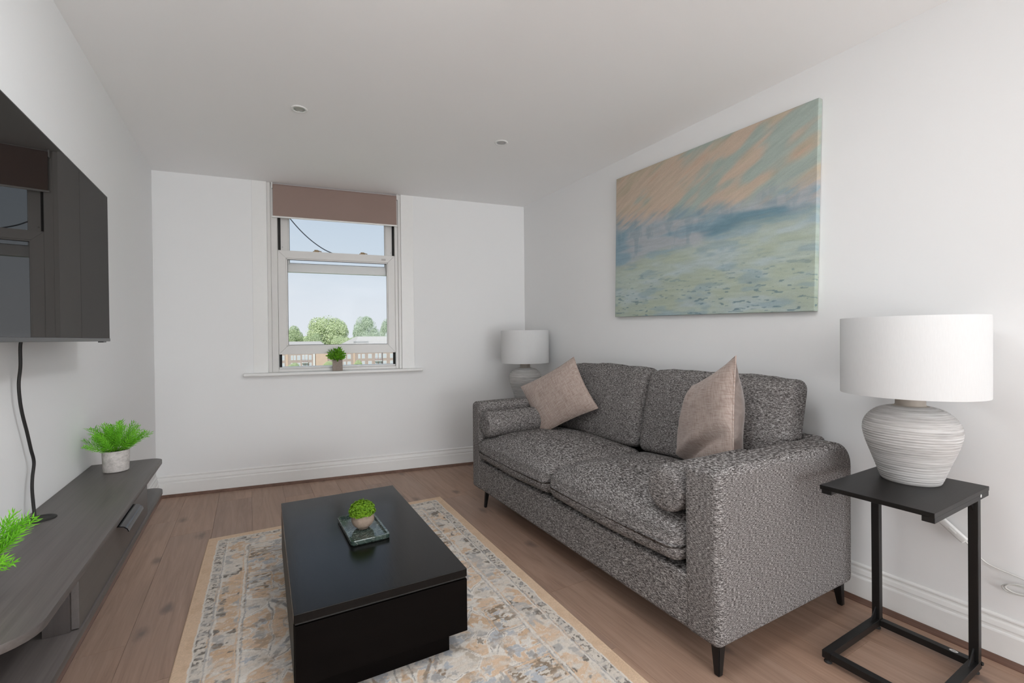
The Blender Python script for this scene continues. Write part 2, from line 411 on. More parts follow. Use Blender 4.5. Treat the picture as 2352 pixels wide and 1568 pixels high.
box(b, FU0-.004, FU1+.004, DF, .17, .893, .916, .002); box(b, FU0-.004, FU1+.004, DF+.03, .17, .916, .930, .002)
box(b, FU0-.004, FU1+.004, DF, .17, 2.345, H-.001, .002)
part('window_frame', b, M_UPVC, WIN)
for x0, x1 in ((FU0-.0045, FU0+.0145), (FU1-.0135, FU1+.0045)):
    b = BM(); box(b, x0, x1, .072, .076, .93, 2.345); part('balance_track', b, M_BLACK_RUB, WIN)
def sash(name, x0, x1, z0, z1, st, rt, rb, y0, y1):
    """stiles, two rails with mitre lines, inner bead, pane"""
    S = bpy.data.objects.new(name, None); COL.objects.link(S); S.parent = WIN
    def frame_piece(nm, pts):
        b = BM(); prism(b, pts, 'y', y0, y1, .0012, 2); part(nm, b, M_UPVC, S)
    g = .0004
    frame_piece('stile', [(x0, z0+g), (x0+st, z0+rb+g), (x0+st, z1-rt-g), (x0, z1-g)])
    frame_piece('stile', [(x1, z0+g), (x1-st, z0+rb+g), (x1-st, z1-rt-g), (x1, z1-g)])
    frame_piece('rail', [(x0+g, z0), (x1-g, z0), (x1-st-g, z0+rb), (x0+st+g, z0+rb)])
    frame_piece('rail', [(x0+g, z1), (x1-g, z1), (x1-st-g, z1-rt), (x0+st+g, z1-rt)])
    a0, a1, c0, c1 = x0+st, x1-st, z0+rb, z1-rt; bd = .010
    b = BM(); box(b, a0, a0+bd, y0+.012, y1-.004, c0, c1); box(b, a1-bd, a1, y0+.012, y1-.004, c0, c1); box(b, a0, a1, y0+.012, y1-.004, c0, c0+bd); box(b, a0, a1, y0+.012, y1-.004, c1-bd, c1)
    part('glazing_bead', b, M_UPVC, S)
    b = BM(); ym = (y0+y1)/2; gk = .0035
    box(b, a0+bd-.001, a0+bd+gk*.4, ym-.008, ym+.008, c0+bd, c1-bd); box(b, a1-bd-gk*.4, a1-bd+.001, ym-.008, ym+.008, c0+bd, c1-bd)
    box(b, a0+bd, a1-bd, ym-.008, ym+.008, c0+bd-.001, c0+bd+gk); box(b, a0+bd, a1-bd, ym-.008, ym+.008, c1-bd-gk*.6, c1-bd+.001)
    part('glazing_gasket', b, M_BLACK_RUB, S)
    b = BM(); box(b, a0+bd-.002, a1-bd+.002, ym-.002, ym+.002, c0+bd-.002, c1-bd+.002); part('pane', b, M_GLASS, S)
    return S
y0, y1 = .030, .072
dl = .03
LS = sash('lower_sash', rec(.2035, dl), rec(1.1085, dl), rez(1.035, dl), rez(1.866, dl), .058, .060, .063, y0, y1)
US = sash('upper_sash', .2155, 1.0965, 1.706, 2.340, .054, .05, .062, .080, .122)
for x in (.483, .845):                         # two sash catches on the meeting rail
    b = BM(); zt = rez(1.866, dl)
    box(b, x-.024, x+.024, .036, .062, zt-.001, zt+.008, .003); box(b, x-.014, x+.016, .032, .058, zt+.008, zt+.018, .004)
    bar(b, (x+.01, .045, zt+.014), (x+.042, .045, zt+.006), .012, .006, .002)
    part('sash_catch', b, M_BRASS, LS)
b = BM(); box(b, 1.000, 1.036, y0-.0006, y0+.001, 1.826, 1.843, .0); part('maker_tag', b, flat('tag_grey', (.52, .49, .47), .5), LS)
for x in (.229, 1.085):
    b = BM(); lathe(b, [(.0045, 0), (.0045, .002), (.003, .003)], 12, Matrix.Translation((x, .0801, 1.905)) @ Matrix.Rotation(PI/2, 4, 'X')); part('screw_cap', b, M_STEEL, US)

# roller blind
RB = thing('roller_blind', 'brown roller blind pulled partway down at the top of the sash window', 'blind', (0, YB0, 0), TH)
def m_blind():
    N = NT(mat('brown_blind_fabric')); n1 = N.noise(N.coord((600, 600, 600)), 1, 2); n2 = N.noise(N.coord((3, 3, 3)), 1, 2)
    return N.out(N.mix(.5, N.ramp(n1, [(.3, (.270, .192, .165)), (.7, (.330, .242, .212))]), N.ramp(n2, [(.3, (.285, .205, .177)), (.7, (.312, .228, .200))])), .85, .2)
b = BM(); box(b, .174, 1.128, -.0015, .0, 2.134, 2.372); part('fabric', b, m_blind(), RB)
b = BM(); lathe(b, [(.018, .174), (.018, 1.128)], 20, Matrix.Translation((0, .017, 2.374)) @ Matrix.Rotation(PI/2, 4, 'Y')); part('roller_tube', b, m_blind(), RB, 40)
b = BM(); prism(b, rrect(-.0065, .0045, 2.122, 2.135, .004), 'x', .166, 1.136, .001); part('bottom_bar', b, flat('white_plastic', (.80, .79, .77), .35), RB, 40)
for x in (.164, 1.130):
    b = BM(); box(b, x, x+.008, -.006, .04, 2.352, 2.3995, .002); part('bracket', b, M_TRIM, RB)

# ================================================================== CEILING SPOTLIGHTS
M_LENS = flat('spot_lens', (.42, .40, .385), .15, .6)
def downlight(x, y, label):
    D = thing('recessed_spotlight', label, 'ceiling light', (x, y, H), 0, 'recessed ceiling spotlights')
    b = BM(); lathe(b, [(.0425, -.0005), (.0425, -.003), (.040, -.005), (.034, -.0055), (.030, -.003), (.029, -.0005)], 40); part('bezel', b, M_TRIM, D, 40)
    b = BM(); lathe(b, [(.029, -.0007), (.027, -.0035), (.0235, -.0035), (.022, -.0008)], 40, None, False, False); part('inner_ring', b, M_STEEL, D, 40)
    b = BM(); lathe(b, [(.022, -.0004), (.0215, -.002), (.012, -.0025)], 32); part('lens', b, M_LENS, D, 40)
downlight(.247, 2.712, 'round white ceiling spotlight nearer the television, larger in view')
downlight(1.410, 2.560, 'round white ceiling spotlight nearer the picture and the sofa')

# ================================================================== TELEVISION
TV = thing('television', 'large flat black television mounted on the left wall above the console', 'television', (-.475, 1.832, 1.152))
def m_screen():
    N = NT(mat('tv_screen')); d = N.n('ShaderNodeBsdfDiffuse', {0: (.006, .0055, .0055, 1)})
    g = N.n('ShaderNodeBsdfGlossy', {0: (1, .97, .94, 1), 'Roughness': .012})
    mx = N.n('ShaderNodeMixShader', {0: 0.108, 1: d.outputs[0], 2: g.outputs[0]})
    N.n('ShaderNodeOutputMaterial', {0: mx.outputs[0]}); return N.m
M_TVB = flat('tv_black_plastic', (.012, .011, .011), .35)
b = BM(); box(b, -.0065, -.0005, -.496, .496, .012, .560); part('screen', b, m_screen(), TV)
b = BM(); box(b, -.022, 0, -.5, -.496, .003, .564, .001); box(b, -.022, 0, .496, .5, .003, .564, .001); box(b, -.022, 0, -.5, .5, .560, .564, .001); part('bezel', b, M_TVB, TV)
b = BM(); box(b, -.024, .002, -.5, .5, .0, .012, .002); part('bottom_bar', b, flat('tv_grey_bar', (.030, .028, .027), .3, .4), TV)
b = BM(); box(b, -.022, -.008, -.494, .494, .006, .558); box(b, -.058, -.022, -.40, .40, .03, .40, .012); part('rear_housing', b, M_TVB, TV)
b = BM(); box(b, -.125, -.118, -.15, .15, .15, .35); box(b, -.118, -.058, -.06, -.03, .16, .34); box(b, -.118, -.058, .03, .06, .16, .34); part('wall_bracket', b, M_BLKMET, TV)
b = BM(); box(b, -.02, -.004, .43, .47, -.004, .002, .001); part('sensor', b, M_TVB, TV)
PC = tag(part('power_cable', tube(BM(), spline([(-.575, 1.880, 1.175), (-.585, 1.884, 1.146), (-.586, 1.884, 1.082), (-.587, 1.874, 1.032), (-.588, 1.882, .985), (-.589, 1.900, .939), (-.589, 1.930, .880), (-.589, 1.956, .823), (-.588, 1.974, .778), (-.587, 1.958, .735), (-.585, 1.947, .700), (-.582, 1.944, .655), (-.574, 1.926, .616)], 8), .0042, 10), M_BLACK_RUB, None, 60), 'black wavy power cable hanging from the television down to the console', 'cable')

# ================================================================== FLOATING CONSOLE
ZT = .6120; XF = -.352
CO = thing('media_console', 'long floating grey-brown wooden media console with rounded ends under the television', 'console', (XL, 1.89, .455))
cx0, cx1, cy0, cy1 = .0015, XF-XL, -.745, .748
def brd(z0, z1, x1=cx1): return prism(BM(), rrect(cx0, x1, cy0, cy1, (.0, .085, .055, .0), 8), 'z', z0, z1, .0015, 2)
part('top_panel', brd(.139, .157), M_CONS, CO, 40); part('bottom_panel', brd(0, .020), M_CONS, CO, 40)
b = BM(); box(b, .0015, .012, cy0+.01, .37, .0205, .1385); part('back_panel', b, M_SIDE, CO)  # near-black finish stands in for the shade inside the compartment
M_DIV_SHADE = m_wood_dark('console_divider_shaded_grain', (.022, .017, .015), (.045, .036, .033), 2)  # board grain darkened: compartment shade painted into divider and post
b = BM(); box(b, .0125, cx1-.018, .343, .361, .0205, .1385); part('divider', b, M_DIV_SHADE, CO)
b = BM(); box(b, cx1-.066, cx1-.018, -.461, -.443, .0205, .1385); part('post', b, M_DIV_SHADE, CO)
M_DOOR = m_wood_dark('console_door_finish', (.060, .051, .048), (.082, .072, .068), 1, .4)
b = BM(); box(b, cx1-.018, cx1-.0035, -.455, .369, .0225, .1365, .001); DO = part('door', b, M_DOOR, CO)
HP = [(0, .004), (0, .006), (.012, .0065), (.024, .004), (.033, -.004), (.036, -.013), (.034, -.014), (.031, -.006), (.023, .0015), (.012, .004)]
b = BM(); prism(b, [(cx1-.010+p[0], .1360+p[1]-.006) for p in HP], 'y', -.105, .115); part('handle', b, flat('dark_chrome', (.035, .035, .04), .16, .5, 1.0, .02), DO, 50, 'dark polished curved pull handle')
b = BM(); lathe(b, [(.036, .1572), (.036, .159), (.033, .161), (.024, .1615), (.022, .1605), (.012, .1605)], 40, Matrix.Translation((.048, .030, 0))); part('cable_grommet', b, M_BLACK_RUB, CO, 40)

# ================================================================== PLANTS
def sprig_mesh(seed, length, n, nl, nw, droop=.25):
    rg = random.Random(seed); b = BM(); pts = []
    d = Vector((rg.uniform(-.15, .15), rg.uniform(-.15, .15), 1)); bend = Vector((rg.uniform(-1, 1), rg.uniform(-1, 1), -.2))*droop
    p = Vector((0, 0, 0)); k = 10
    for i in range(k+1):
        pts.append(p.copy()); d = (d + bend*(1.0/k)).normalized(); p += d*length/k
    tube(b, pts, lambda t: .0011*(1-.5*t), 5)
    for i in range(n):
        t = .18 + .82*i/(n-1); j = min(int(t*k), k-1); base = pts[j].lerp(pts[j+1], t*k-j); tg = (pts[j+1]-pts[j]).normalized()
        a = i*2.39996 + rg.uniform(-.3, .3); q = tg.to_track_quat('Z', 'Y')
        out = q @ Vector((math.cos(a), math.sin(a), rg.uniform(.5, 1.1))).normalized()
        l = nl*rg.uniform(.7, 1.1)*(1.0 if t < .85 else .8); sd = out.cross(tg).normalized()*nw*.5; up = out.cross(sd).normalized()*nw*.18
        v = [b.verts.new(base+o_) for o_ in (out*0, out*l*.35+sd*.9+up, out*l*.68+sd*.8+up, out*l+tg*l*.12, out*l*.68-sd*.8+up, out*l*.35-sd*.9+up, out*l*.55-up)]
        for k_ in range(6): b.faces.new((v[k_], v[(k_+1) % 6], v[6]))
    return b
def bush(parent, nm, mat_, z, count, length, n, nl, nw, seed, spread=1.25, rad=.02):
    rg = random.Random(seed); protos = []
    for i in range(count):
        az = i*2.39996+rg.uniform(-.3, .3); tilt = spread*((i+.5)/count)**.75*rg.uniform(.8, 1.15)
        loc = (rad*math.cos(az)*tilt, rad*math.sin(az)*tilt, z); rot = (0, tilt, az); sc = rg.uniform(.8, 1.12)*(1-.12*tilt)
        if i < 6: o = part(nm, sprig_mesh(seed*100+i, length, n, nl, nw), mat_, parent); protos.append(o)
        else: o = link_copy(protos[i % 6], parent)
        o.location = loc; o.rotation_euler = rot; o.scale = (sc, sc, sc)
def round_pot_plant(x, y, z, label, seed, rz=0.0):
    P = thing('potted_plant', label, 'plant', (x, y, z), rz, 'small potted plants with needle leaves on the console')
    b = BM(); lathe(b, [(.001, 0), (.040, 0), (.0425, .002), (.0455, .084), (.0445, .0865), (.040, .0865), (.0385, .075), (.001, .075)], 48, None, False, False); part('pot', b, M_CONC, P, 40)
    b = BM(); lathe(b, [(.0385, .0755), (.036, .080), (.001, .083)], 24, None, False, False); part('filler', b, M_SOIL, P)
    bush(P, 'sprig', M_NEEDLE, .080, 44, .120, 64, .022, .0032, seed, 1.15)
round_pot_plant(-.490, 2.472, ZT+.0003, 'bright green needle-leaved plant in a round speckled concrete pot on the console far end', 3)
round_pot_plant(-.492, 1.316, ZT+.0003, 'bright green needle-leaved plant cut off by the left picture edge on the console near end', 5, 1.2)

SP = thing('windowsill_plant', 'broad-leaved green plant in a square brown-grey cube pot on the windowsill', 'plant', (0.624, YB0-.6260*.1648+.108*0-.0285, .8935), TH+.02)
b = BM(); t = bmesh.new(); box(t, -.039, .039, -.030, .030, 0, .088, .002); merge(b, t)
part('pot', b, M_CONC2, SP)
b = BM(); box(b, -.033, .033, -.025, .025, .0875, .090); part('filler', b, M_SOIL, SP)
bush(SP, 'sprig', M_LEAF, .086, 26, .092, 13, .034, .0150, 11, 1.2, .012)
# ================================================================== SOFA  (local x = depth from the front, y = length from the near end)
SO = thing('sofa', 'grey tweed two-cushion sofa standing along the right wall below the picture', 'sofa', (1.325, .950, 0), -.0146)
LEN, DEP, ZB = 1.985, .865, .108
def sag(q, p): return q
for nm, ya, ybb in (('near', 0.0, .150), ('far', LEN-.135, LEN)):
    part('arm', soft_prism(BM(), 0, DEP, ZB, .706, (.024, .034, .105, .032), ya, ybb, .030), M_SOFA, SO, 'all')
part('base', soft_prism(BM(), .004, DEP-.01, ZB, .308, (.024, .024, .010, .014), .122, LEN-.108, .008), M_SOFA, SO, 'all')
part('back_frame', soft_prism(BM(), .79, DEP-.002, .30, .708, (.02, .02, .03, .03), .10, LEN-.09, .02), M_SOFA, SO, 'all')
def seat_cushion(y0, y1, seed):
    sx, sy_, sz = .700, y1-y0, .160; c = Vector((-.022+sx/2, (y0+y1)/2, .322+sz/2))
    def df(q, p):
        if p[2] > 0:
            cr_ = max(0, 1-abs(p[0])**3)*max(0, 1-abs(p[1])**3)
            q = q + Vector((0, 0, .052*cr_ + .008*fbm(q, 5, seed)*cr_))
            # shallow tuft creases
            for tx in (-.05, .33):
                q.z -= .010*math.exp(-((p[0]-tx)/.055)**2)*math.exp(-(p[1]/.55)**2)*cr_
        if p[0] < -.6: q.x -= .010*(1-p[2]**2)*max(0, 1-abs(p[1])**6)
        if p[0] < -.35 and p[2] > 0: q.z -= .022*((-.35-p[0])/.65)**2*(-1 if 0 else 1)
        if p[2] < 0: q.z -= .006*math.cos(p[1]*PI)*max(0, -p[0])
        return q
    b = rbox(sx, sy_, sz, .052, 26, df); bmesh.ops.translate(b, verts=b.verts, vec=c)
    o = part('seat_cushion', b, M_SOFA, SO, 'all')
    # stitched seam round the front and sides
    for zz in (.150,):
        pts = []
        x0, x1, ya, ye = c.x-sx/2, c.x+sx/2-.03, y0, y1; rr = .040
        for (px, py) in [(x1, ya+.004)] + [(x0+rr-rr*math.sin(a), ya+rr-rr*math.cos(a)) for a in np.linspace(0, PI/2, 7)] + [(x0-.006, y) for y in np.linspace(ya+.12, ye-.12, 6)] + [(x0+rr-rr*math.cos(a), ye-rr+rr*math.sin(a)) for a in np.linspace(0, PI/2, 7)] + [(x1, ye-.004)]:
            pts.append((px, py, .322+.122))
        part('seam', tube(BM(), pts, .0016, 6), M_SOFA, o, 60)
    return o
seat_cushion(.152, .992, 1); seat_cushion(.998, LEN-.138, 2)
def back_cushion(y0, y1, seed, drop=0.0):
    sx, sy_, sz = .150, y1-y0, .470; c = Vector((.722, (y0+y1)/2, .490+sz/2))
    def df(q, p):
        q = q.copy()
        if p[0] < 0:
            q.x -= .030*max(0, 1-p[2]**2)*max(0, 1-abs(p[1])**4)*(1 if p[0] < -.3 else .3)
        q.x += .105*(p[2]*.5) + .006*fbm(q, 4, seed)
        q.z += .010*fbm((q.x, q.y, 0), 6, seed+5) + (.006*math.cos(p[1]*PI) if p[2] > .6 else 0)
        return q
    b = rbox(sx, sy_, sz, .052, 24, df); bmesh.ops.translate(b, verts=b.verts, vec=c)
    return part('back_cushion', b, M_SOFA, SO, 'all')
back_cushion(.148, .994, 3); back_cushion(1.000, LEN-.14, 4)
def bolster(y, seed, z=.582):
    rr, ln = .086, .52; prof = [(.001, .0)]
    for a in np.linspace(0, PI/2, 8): prof.append((rr-.028+.028*math.sin(a), .028-.028*math.cos(a)))
    for k in range(1, 10): prof.append((rr*(1+.012*math.sin(k*.9+seed)), .028+(ln-.056)*k/10))
    for a in np.linspace(0, PI/2, 8): prof.append((rr-.028+.028*math.cos(a), ln-.028+.028*math.sin(a)))
    prof.append((.001, ln))
    b = BM(); lathe(b, prof, 40, Matrix.Translation((-.004, y, z)) @ Matrix.Rotation(PI/2, 4, 'Y'), False, False, 1.0, 1.0)
    return part('bolster', b, M_SOFA, SO, 'all')
bolster(.238, 0); bolster(LEN-.222, 2, .575)
for (x, y, sx_, sy2) in ((.045, .040, -1, -1), (.030, 1.815, -1, 1), (.840, .045, 1, -1), (.840, 1.815, 1, 1)):
    b = BM(); t = bmesh.new(); top, bt = (.018, .0105) if y < 1 else (.013, .0085)
    vt = [t.verts.new((x-sx_*.004+a*top, y-sy2*.004+c*top, ZB+.004)) for a, c in ((-1, -1), (1, -1), (1, 1), (-1, 1))]
    vb = [t.verts.new((x+sx_*.006+a*bt, y+sy2*.004+c*bt, 0.0006)) for a, c in ((-1, -1), (1, -1), (1, 1), (-1, 1))]
    t.faces.new(vt); t.faces.new(vb[::-1])
    for i in range(4): t.faces.new((vb[i], vb[(i+1) % 4], vt[(i+1) % 4], vt[i]))
    bmesh.ops.bevel(t, geom=t.edges[:], offset=.003, segments=2, affect='EDGES'); merge(b, t); part('leg', b, M_BLKMET, SO)

# scatter cushions
def pillow(name, label, corners, T, group, fold=None, n=44, sink=.07):
    """corners A,B,C,D in order round the square (world); front side faces (B-A)x(D-A)"""
    P = [Vector(c) for c in corners]; cen = sum(P, Vector())/4
    ex = (P[1]-P[0]+P[2]-P[3]).normalized(); nz = ex.cross(P[3]-P[0]).normalized(); ey = nz.cross(ex)
    R = Matrix((ex, ey, nz)).transposed()
    o = thing(name, label, 'cushion', cen, 0, group); o.rotation_mode = 'QUATERNION'; o.rotation_quaternion = R.to_quaternion()
    Q = [R.transposed() @ (p-cen) for p in P]
    def pos(s, t, side):
        s2 = s*(1-sink*(1-t*t)); t2 = t*(1-sink*(1-s*s)); a, c = (s2+1)/2, (t2+1)/2
        p = Q[0]*(1-a)*(1-c)+Q[1]*a*(1-c)+Q[2]*a*c+Q[3]*(1-a)*c
        h = (T[0] if side >= 0 else T[1])*(max(0, 1-abs(s)**2.6)**.62)*(max(0, 1-abs(t)**2.6)**.62)
        h *= 1+.16*fbm((s*1.1+side, t*1.1, side*3), 1.2, 3)
        if fold and side > 0: h = fold(s, t, h)
        return p+Vector((0, 0, side*h))
    for side, nm, m in ((1, 'front_panel', M_WEAVE), (-1, 'back_panel', M_VELVET)):
        b = BM(); g = [[b.verts.new(pos(math.sin(PI/2*(-1+2*i/n)), math.sin(PI/2*(-1+2*j/n)), side)) for j in range(n+1)] for i in range(n+1)]
        for i in range(n):
            for j in range(n): b.faces.new((g[i][j], g[i+1][j], g[i+1][j+1], g[i][j+1]))
        part(nm, b, m, o, 'all')
    rim = [pos(s, -1, 0) for s in np.linspace(-1, 1, 24)] + [pos(1, s, 0) for s in np.linspace(-1, 1, 24)][1:] + [pos(s, 1, 0) for s in np.linspace(1, -1, 24)][1:] + [pos(-1, s, 0) for s in np.linspace(1, -1, 24)][1:-1]
    part('seam', tube(BM(), rim, .0035, 6, True), M_WEAVE, o, 60)
    return o
OS = Vector((1.325, .950, 0)); EU = Vector((math.sin(.0146), math.cos(.0146), 0)); EV = Vector((math.cos(.0146), -math.sin(.0146), 0))
def SL(a, v, z): return OS+EU*a+EV*v+Vector((0, 0, z))
k = 1.03
def push(p): return CAM_POS+(Vector(p)-CAM_POS)*k
pillow('scatter_cushion', 'beige woven cushion tilted on one corner at the far end of the sofa', [push(p) for p in ((1.691, 2.809, .797), (1.688, 2.563, .490), (1.862, 2.171, .711), (1.866, 2.416, 1.018))], (.062, .062), 'beige scatter cushions on the sofa')
def fold(s, t, h):
    d = (t+.62) - .55*(s-.1); return h - .030*math.exp(-(d/.10)**2)*max(0, 1-((s-.25)/.8)**2)*(1 if h > .01 else 0) + .012*math.exp(-((d-.22)/.14)**2)*(1 if h > .012 else 0)
pillow('scatter_cushion', 'beige woven cushion with velvet back standing on edge behind the near sofa arm', [SL(.75, .655, .50), SL(.250, .44, .50), SL(.25, .45, 1.065), SL(.66, .67, .885)], (.080, .120), 'beige scatter cushions on the sofa', fold)

# ================================================================== SIDE TABLES AND LAMPS
def side_table(x, y, label, rz=0.0):
    """x,y = centre of top; long axis x, upright legs at +x"""
    T = thing('side_table', label, 'side table', (x, y, 0), rz, 'black C-shaped side tables')
    zt = .625; hx, hy = .234, .155
    b = BM(); box(b, -hx, hx, -hy, hy, zt-.015, zt, .0012); part('table_top', b, M_SIDE, T)
    for s in (-1, 1):
        yy = s*(hy-.016)
        b = BM(); box(b, -hx+.004 if s < 0 else -hx+.012, hx-.004, yy-.0155, yy+.0155, zt-.032, zt-.0152, .001); part('rail', b, M_BLKMET, T)
        b = BM(); bar(b, (.157, yy, .042), (.150, yy, zt-.032), .026, .026, .002); part('leg', b, M_BLKMET, T)
        b = BM(); box(b, -.229, .172, yy-.0135, yy+.0135, .016, .042, .0015); part('base_bar', b, M_BLKMET, T)
        for (zc, dz) in ((.042, .045), (zt-.032, -.045)):
            b = BM(); prism(b, [(.144, zc), (.098 if dz > 0 else .105, zc), (.144, zc+dz)], 'y', yy-.002, yy+.002); part('bracket', b, M_BLKMET, T)
        for xx in (-.215, .155):
            b = BM(); lathe(b, [(.012, .0005), (.0125, .004), (.010, .008), (.006, .012), (.006, .016)], 20, Matrix.Translation((xx, yy, 0))); part('foot', b, M_BLACK_RUB, T, 40)
        b = BM(); lathe(b, [(.0065, 0), (.0065, .003), (.004, .005)], 12, Matrix.Translation((.168, yy-.0135 if s < 0 else yy+.0135, .034)) @ Matrix.Rotation(PI/2*(1 if s < 0 else -1), 4, 'X')); part('bolt', b, M_BLKMET, T, 40)
    for xx in (-.216, .157):
        b = BM(); box(b, xx-.013, xx+.013, -hy+.030, hy-.030, .017, .041, .0015); part('cross_bar', b, M_BLKMET, T)
    return T
ST = side_table(1.965, .690, 'black C-shaped side table under the near lamp beside the sofa arm')
b = BM(); lathe(b, [(.0095, .0411), (.0095, .0414)], 24, Matrix.Translation((.157, -.085, 0)) @ Matrix.Diagonal((.8, 1.25, 1, 1))); STK = part('sticker', b, flat('white_label', (.75, .75, .74), .5), ST, False, 'small white oval sticker')
b = BM()
for k_ in range(5): box(b, .1525, .1615, -.090+.0022*k_, -.0886+.0022*k_, .0413, .04145)
part('print', b, flat('grey_print', (.25, .25, .25), .6), STK)
b = BM(); lathe(b, [(.0055, 0), (.0055, .0008)], 20, Matrix.Translation((.150, -.1555, .607)) @ Matrix.Rotation(PI/2, 4, 'X')); part('screw_cover', b, flat('white_label2', (.75, .75, .74), .5), ST)
side_table(1.930, 3.285, 'black C-shaped side table hidden behind the far sofa arm under the far lamp')

def m_lampbody():
    N = NT(mat('ribbed_chalk_ceramic'))
    z1 = N.noise(N.coord((1.5, 1.5, 90)), 1, 3, .6); z2 = N.noise(N.coord((14, 14, 330)), 1, 3, .6); p = N.noise(N.coord((9, 9, 16)), 1, 3)
    col = N.mix(.5, N.ramp(z1, [(.34, (.27, .258, .247)), (.5, (.44, .428, .417)), (.64, (.68, .67, .66))]), N.ramp(z2, [(.35, (.30, .288, .278)), (.6, (.58, .568, .556))]))
    col = N.mix(N.ramp(p, [(.4, 0.0), (.7, .35)]), col, (.44, .415, .395))
    return N.out(col, .8, .25, 0, N.bump(z2, .25, .002))
M_LAMP = m_lampbody()
def m_shade():
    N = NT(mat('white_lampshade_fabric')); n1 = N.noise(N.coord((300, 300, 40)), 1, 2)
    col = N.mix(n1, (.74, .74, .737), (.79, .79, .787))
    d = N.n('ShaderNodeBsdfDiffuse', {0: col}); t = N.n('ShaderNodeBsdfTranslucent', {0: col}); mx = N.n('ShaderNodeMixShader', {0: .18, 1: d.outputs[0], 2: t.outputs[0]})
    N.n('ShaderNodeOutputMaterial', {0: mx.outputs[0]}); return N.m
M_SHADE = m_shade()
LP = [(.083, 0), (.0865, .006), (.093, .025), (.103, .055), (.1135, .085), (.124, .115), (.132, .140), (.1375, .165), (.139, .182), (.1365, .202), (.128, .222), (.114, .240), (.096, .254), (.074, .263), (.052, .268)]
def lamp(x, y, z, label, s=1.0, rz=0.0):
    T = thing('table_lamp', label, 'lamp', (x, y, z), rz, 'white table lamps with drum shades')
    pts = [Vector((a, c, 0)) for a, c in LP]; sm = spline([(a, c, 0) for a, c in LP], 12); prof = [(.001, 0)]
    acc = 0.0; prev = sm[0]
    for i, q in enumerate(sm):
        acc += (q-prev).length; prev = q
        ph = acc/.0088*2*PI + 1.3*math.sin(acc*60)
        rib = .0008*math.sin(ph) if .012 < acc < .345 else 0
        prof.append((q.x+rib, q.y))
    b = BM(); lathe(b, prof, 72, None, False, False); part('base', b, M_LAMP, T, 'all')
    b = BM(); lathe(b, [(.052, .2675), (.045, .270), (.043, .275), (.043, .300), (.040, .302), (.014, .302)], 32); part('neck', b, flat('sandy_neck', (.38, .335, .29), .7), T, 40)
    b = BM(); lathe(b, [(.014, .302), (.014, .345), (.018, .345), (.018, .37)], 20); part('bulb_holder', b, flat('white_holder', (.7, .7, .68), .5), T, 40)
    b = BM(); lathe(b, [(.205, .310), (.2056, .3135), (.2056, .583), (.205, .5865), (.2035, .5865), (.2035, .310), (.205, .310)], 96, None, False, False); part('shade', b, M_SHADE, T, 40)
    b = BM()
    for a in (0, 2*PI/3, 4*PI/3): tube(b, [(.014*math.cos(a), .014*math.sin(a), .345), (.2036*math.cos(a), .2036*math.sin(a), .316)], .0016, 6)
    part('shade_carrier', b, M_STEEL, T)
    return T
L1 = lamp(2.062, .704, .6253, 'large white table lamp with ribbed base on the side table beside the near sofa arm')
lamp(2.050, 3.335, .6253, 'white table lamp in the far corner behind the far sofa arm')
# lamp cord with its inline switch and the coil hanging by the skirting
M_CORD = flat('white_cord', (.66, .66, .64), .45)
def Lc(x, y, z): return (x-2.062, y-.704, z-.6253)
cord_a = spline([Lc(2.135, .752, .628), Lc(2.180, .762, .6285), Lc(2.212, .752, .628), Lc(2.238, .735, .600), Lc(2.250, .705, .520), Lc(2.258, .680, .450)], 8)
part('cord', tube(BM(), cord_a, .0024, 8), M_CORD, L1, 60)
cord_b = spline([Lc(2.262, .612, .390), Lc(2.266, .583, .356), Lc(2.270, .552, .328), Lc(2.273, .47, .312), Lc(2.274, .40, .296), Lc(2.270, .37, .285), Lc(2.268, .42, .283), Lc(2.270, .49, .284), Lc(2.270, .520, .268), Lc(2.272, .505, .252), Lc(2.272, .46, .258), Lc(2.270, .40, .272), Lc(2.268, .41, .290), Lc(2.266, .485, .290), Lc(2.266, .512, .270), Lc(2.268, .49, .258), Lc(2.270, .43, .262), Lc(2.272, .34, .25)], 8)
part('cord', tube(BM(), cord_b, .0026, 8), M_CORD, L1, 60)
SWA, SWB = Vector(Lc(2.258, .680, .450)), Vector(Lc(2.262, .612, .390))
b = BM(); t = bmesh.new(); Ls = (SWB-SWA).length; box(t, -.013, .013, -.008, .008, 0, Ls, .005, 3); box(t, -.004, .004, -.0095, -.008, Ls*.36, Ls*.64, .001)
q = (SWB-SWA).to_track_quat('Z', 'X'); zax = (SWB-SWA).normalized(); yax = Vector((1, 0, 0)); yax = (yax-zax*yax.dot(zax)).normalized(); xax = yax.cross(zax)
RM = Matrix((xax, yax, zax)).transposed().to_4x4(); merge(b, t, Matrix.Translation(SWA) @ RM)
part('cord_switch', b, flat('white_switch', (.74, .74, .73), .35), L1, 50)

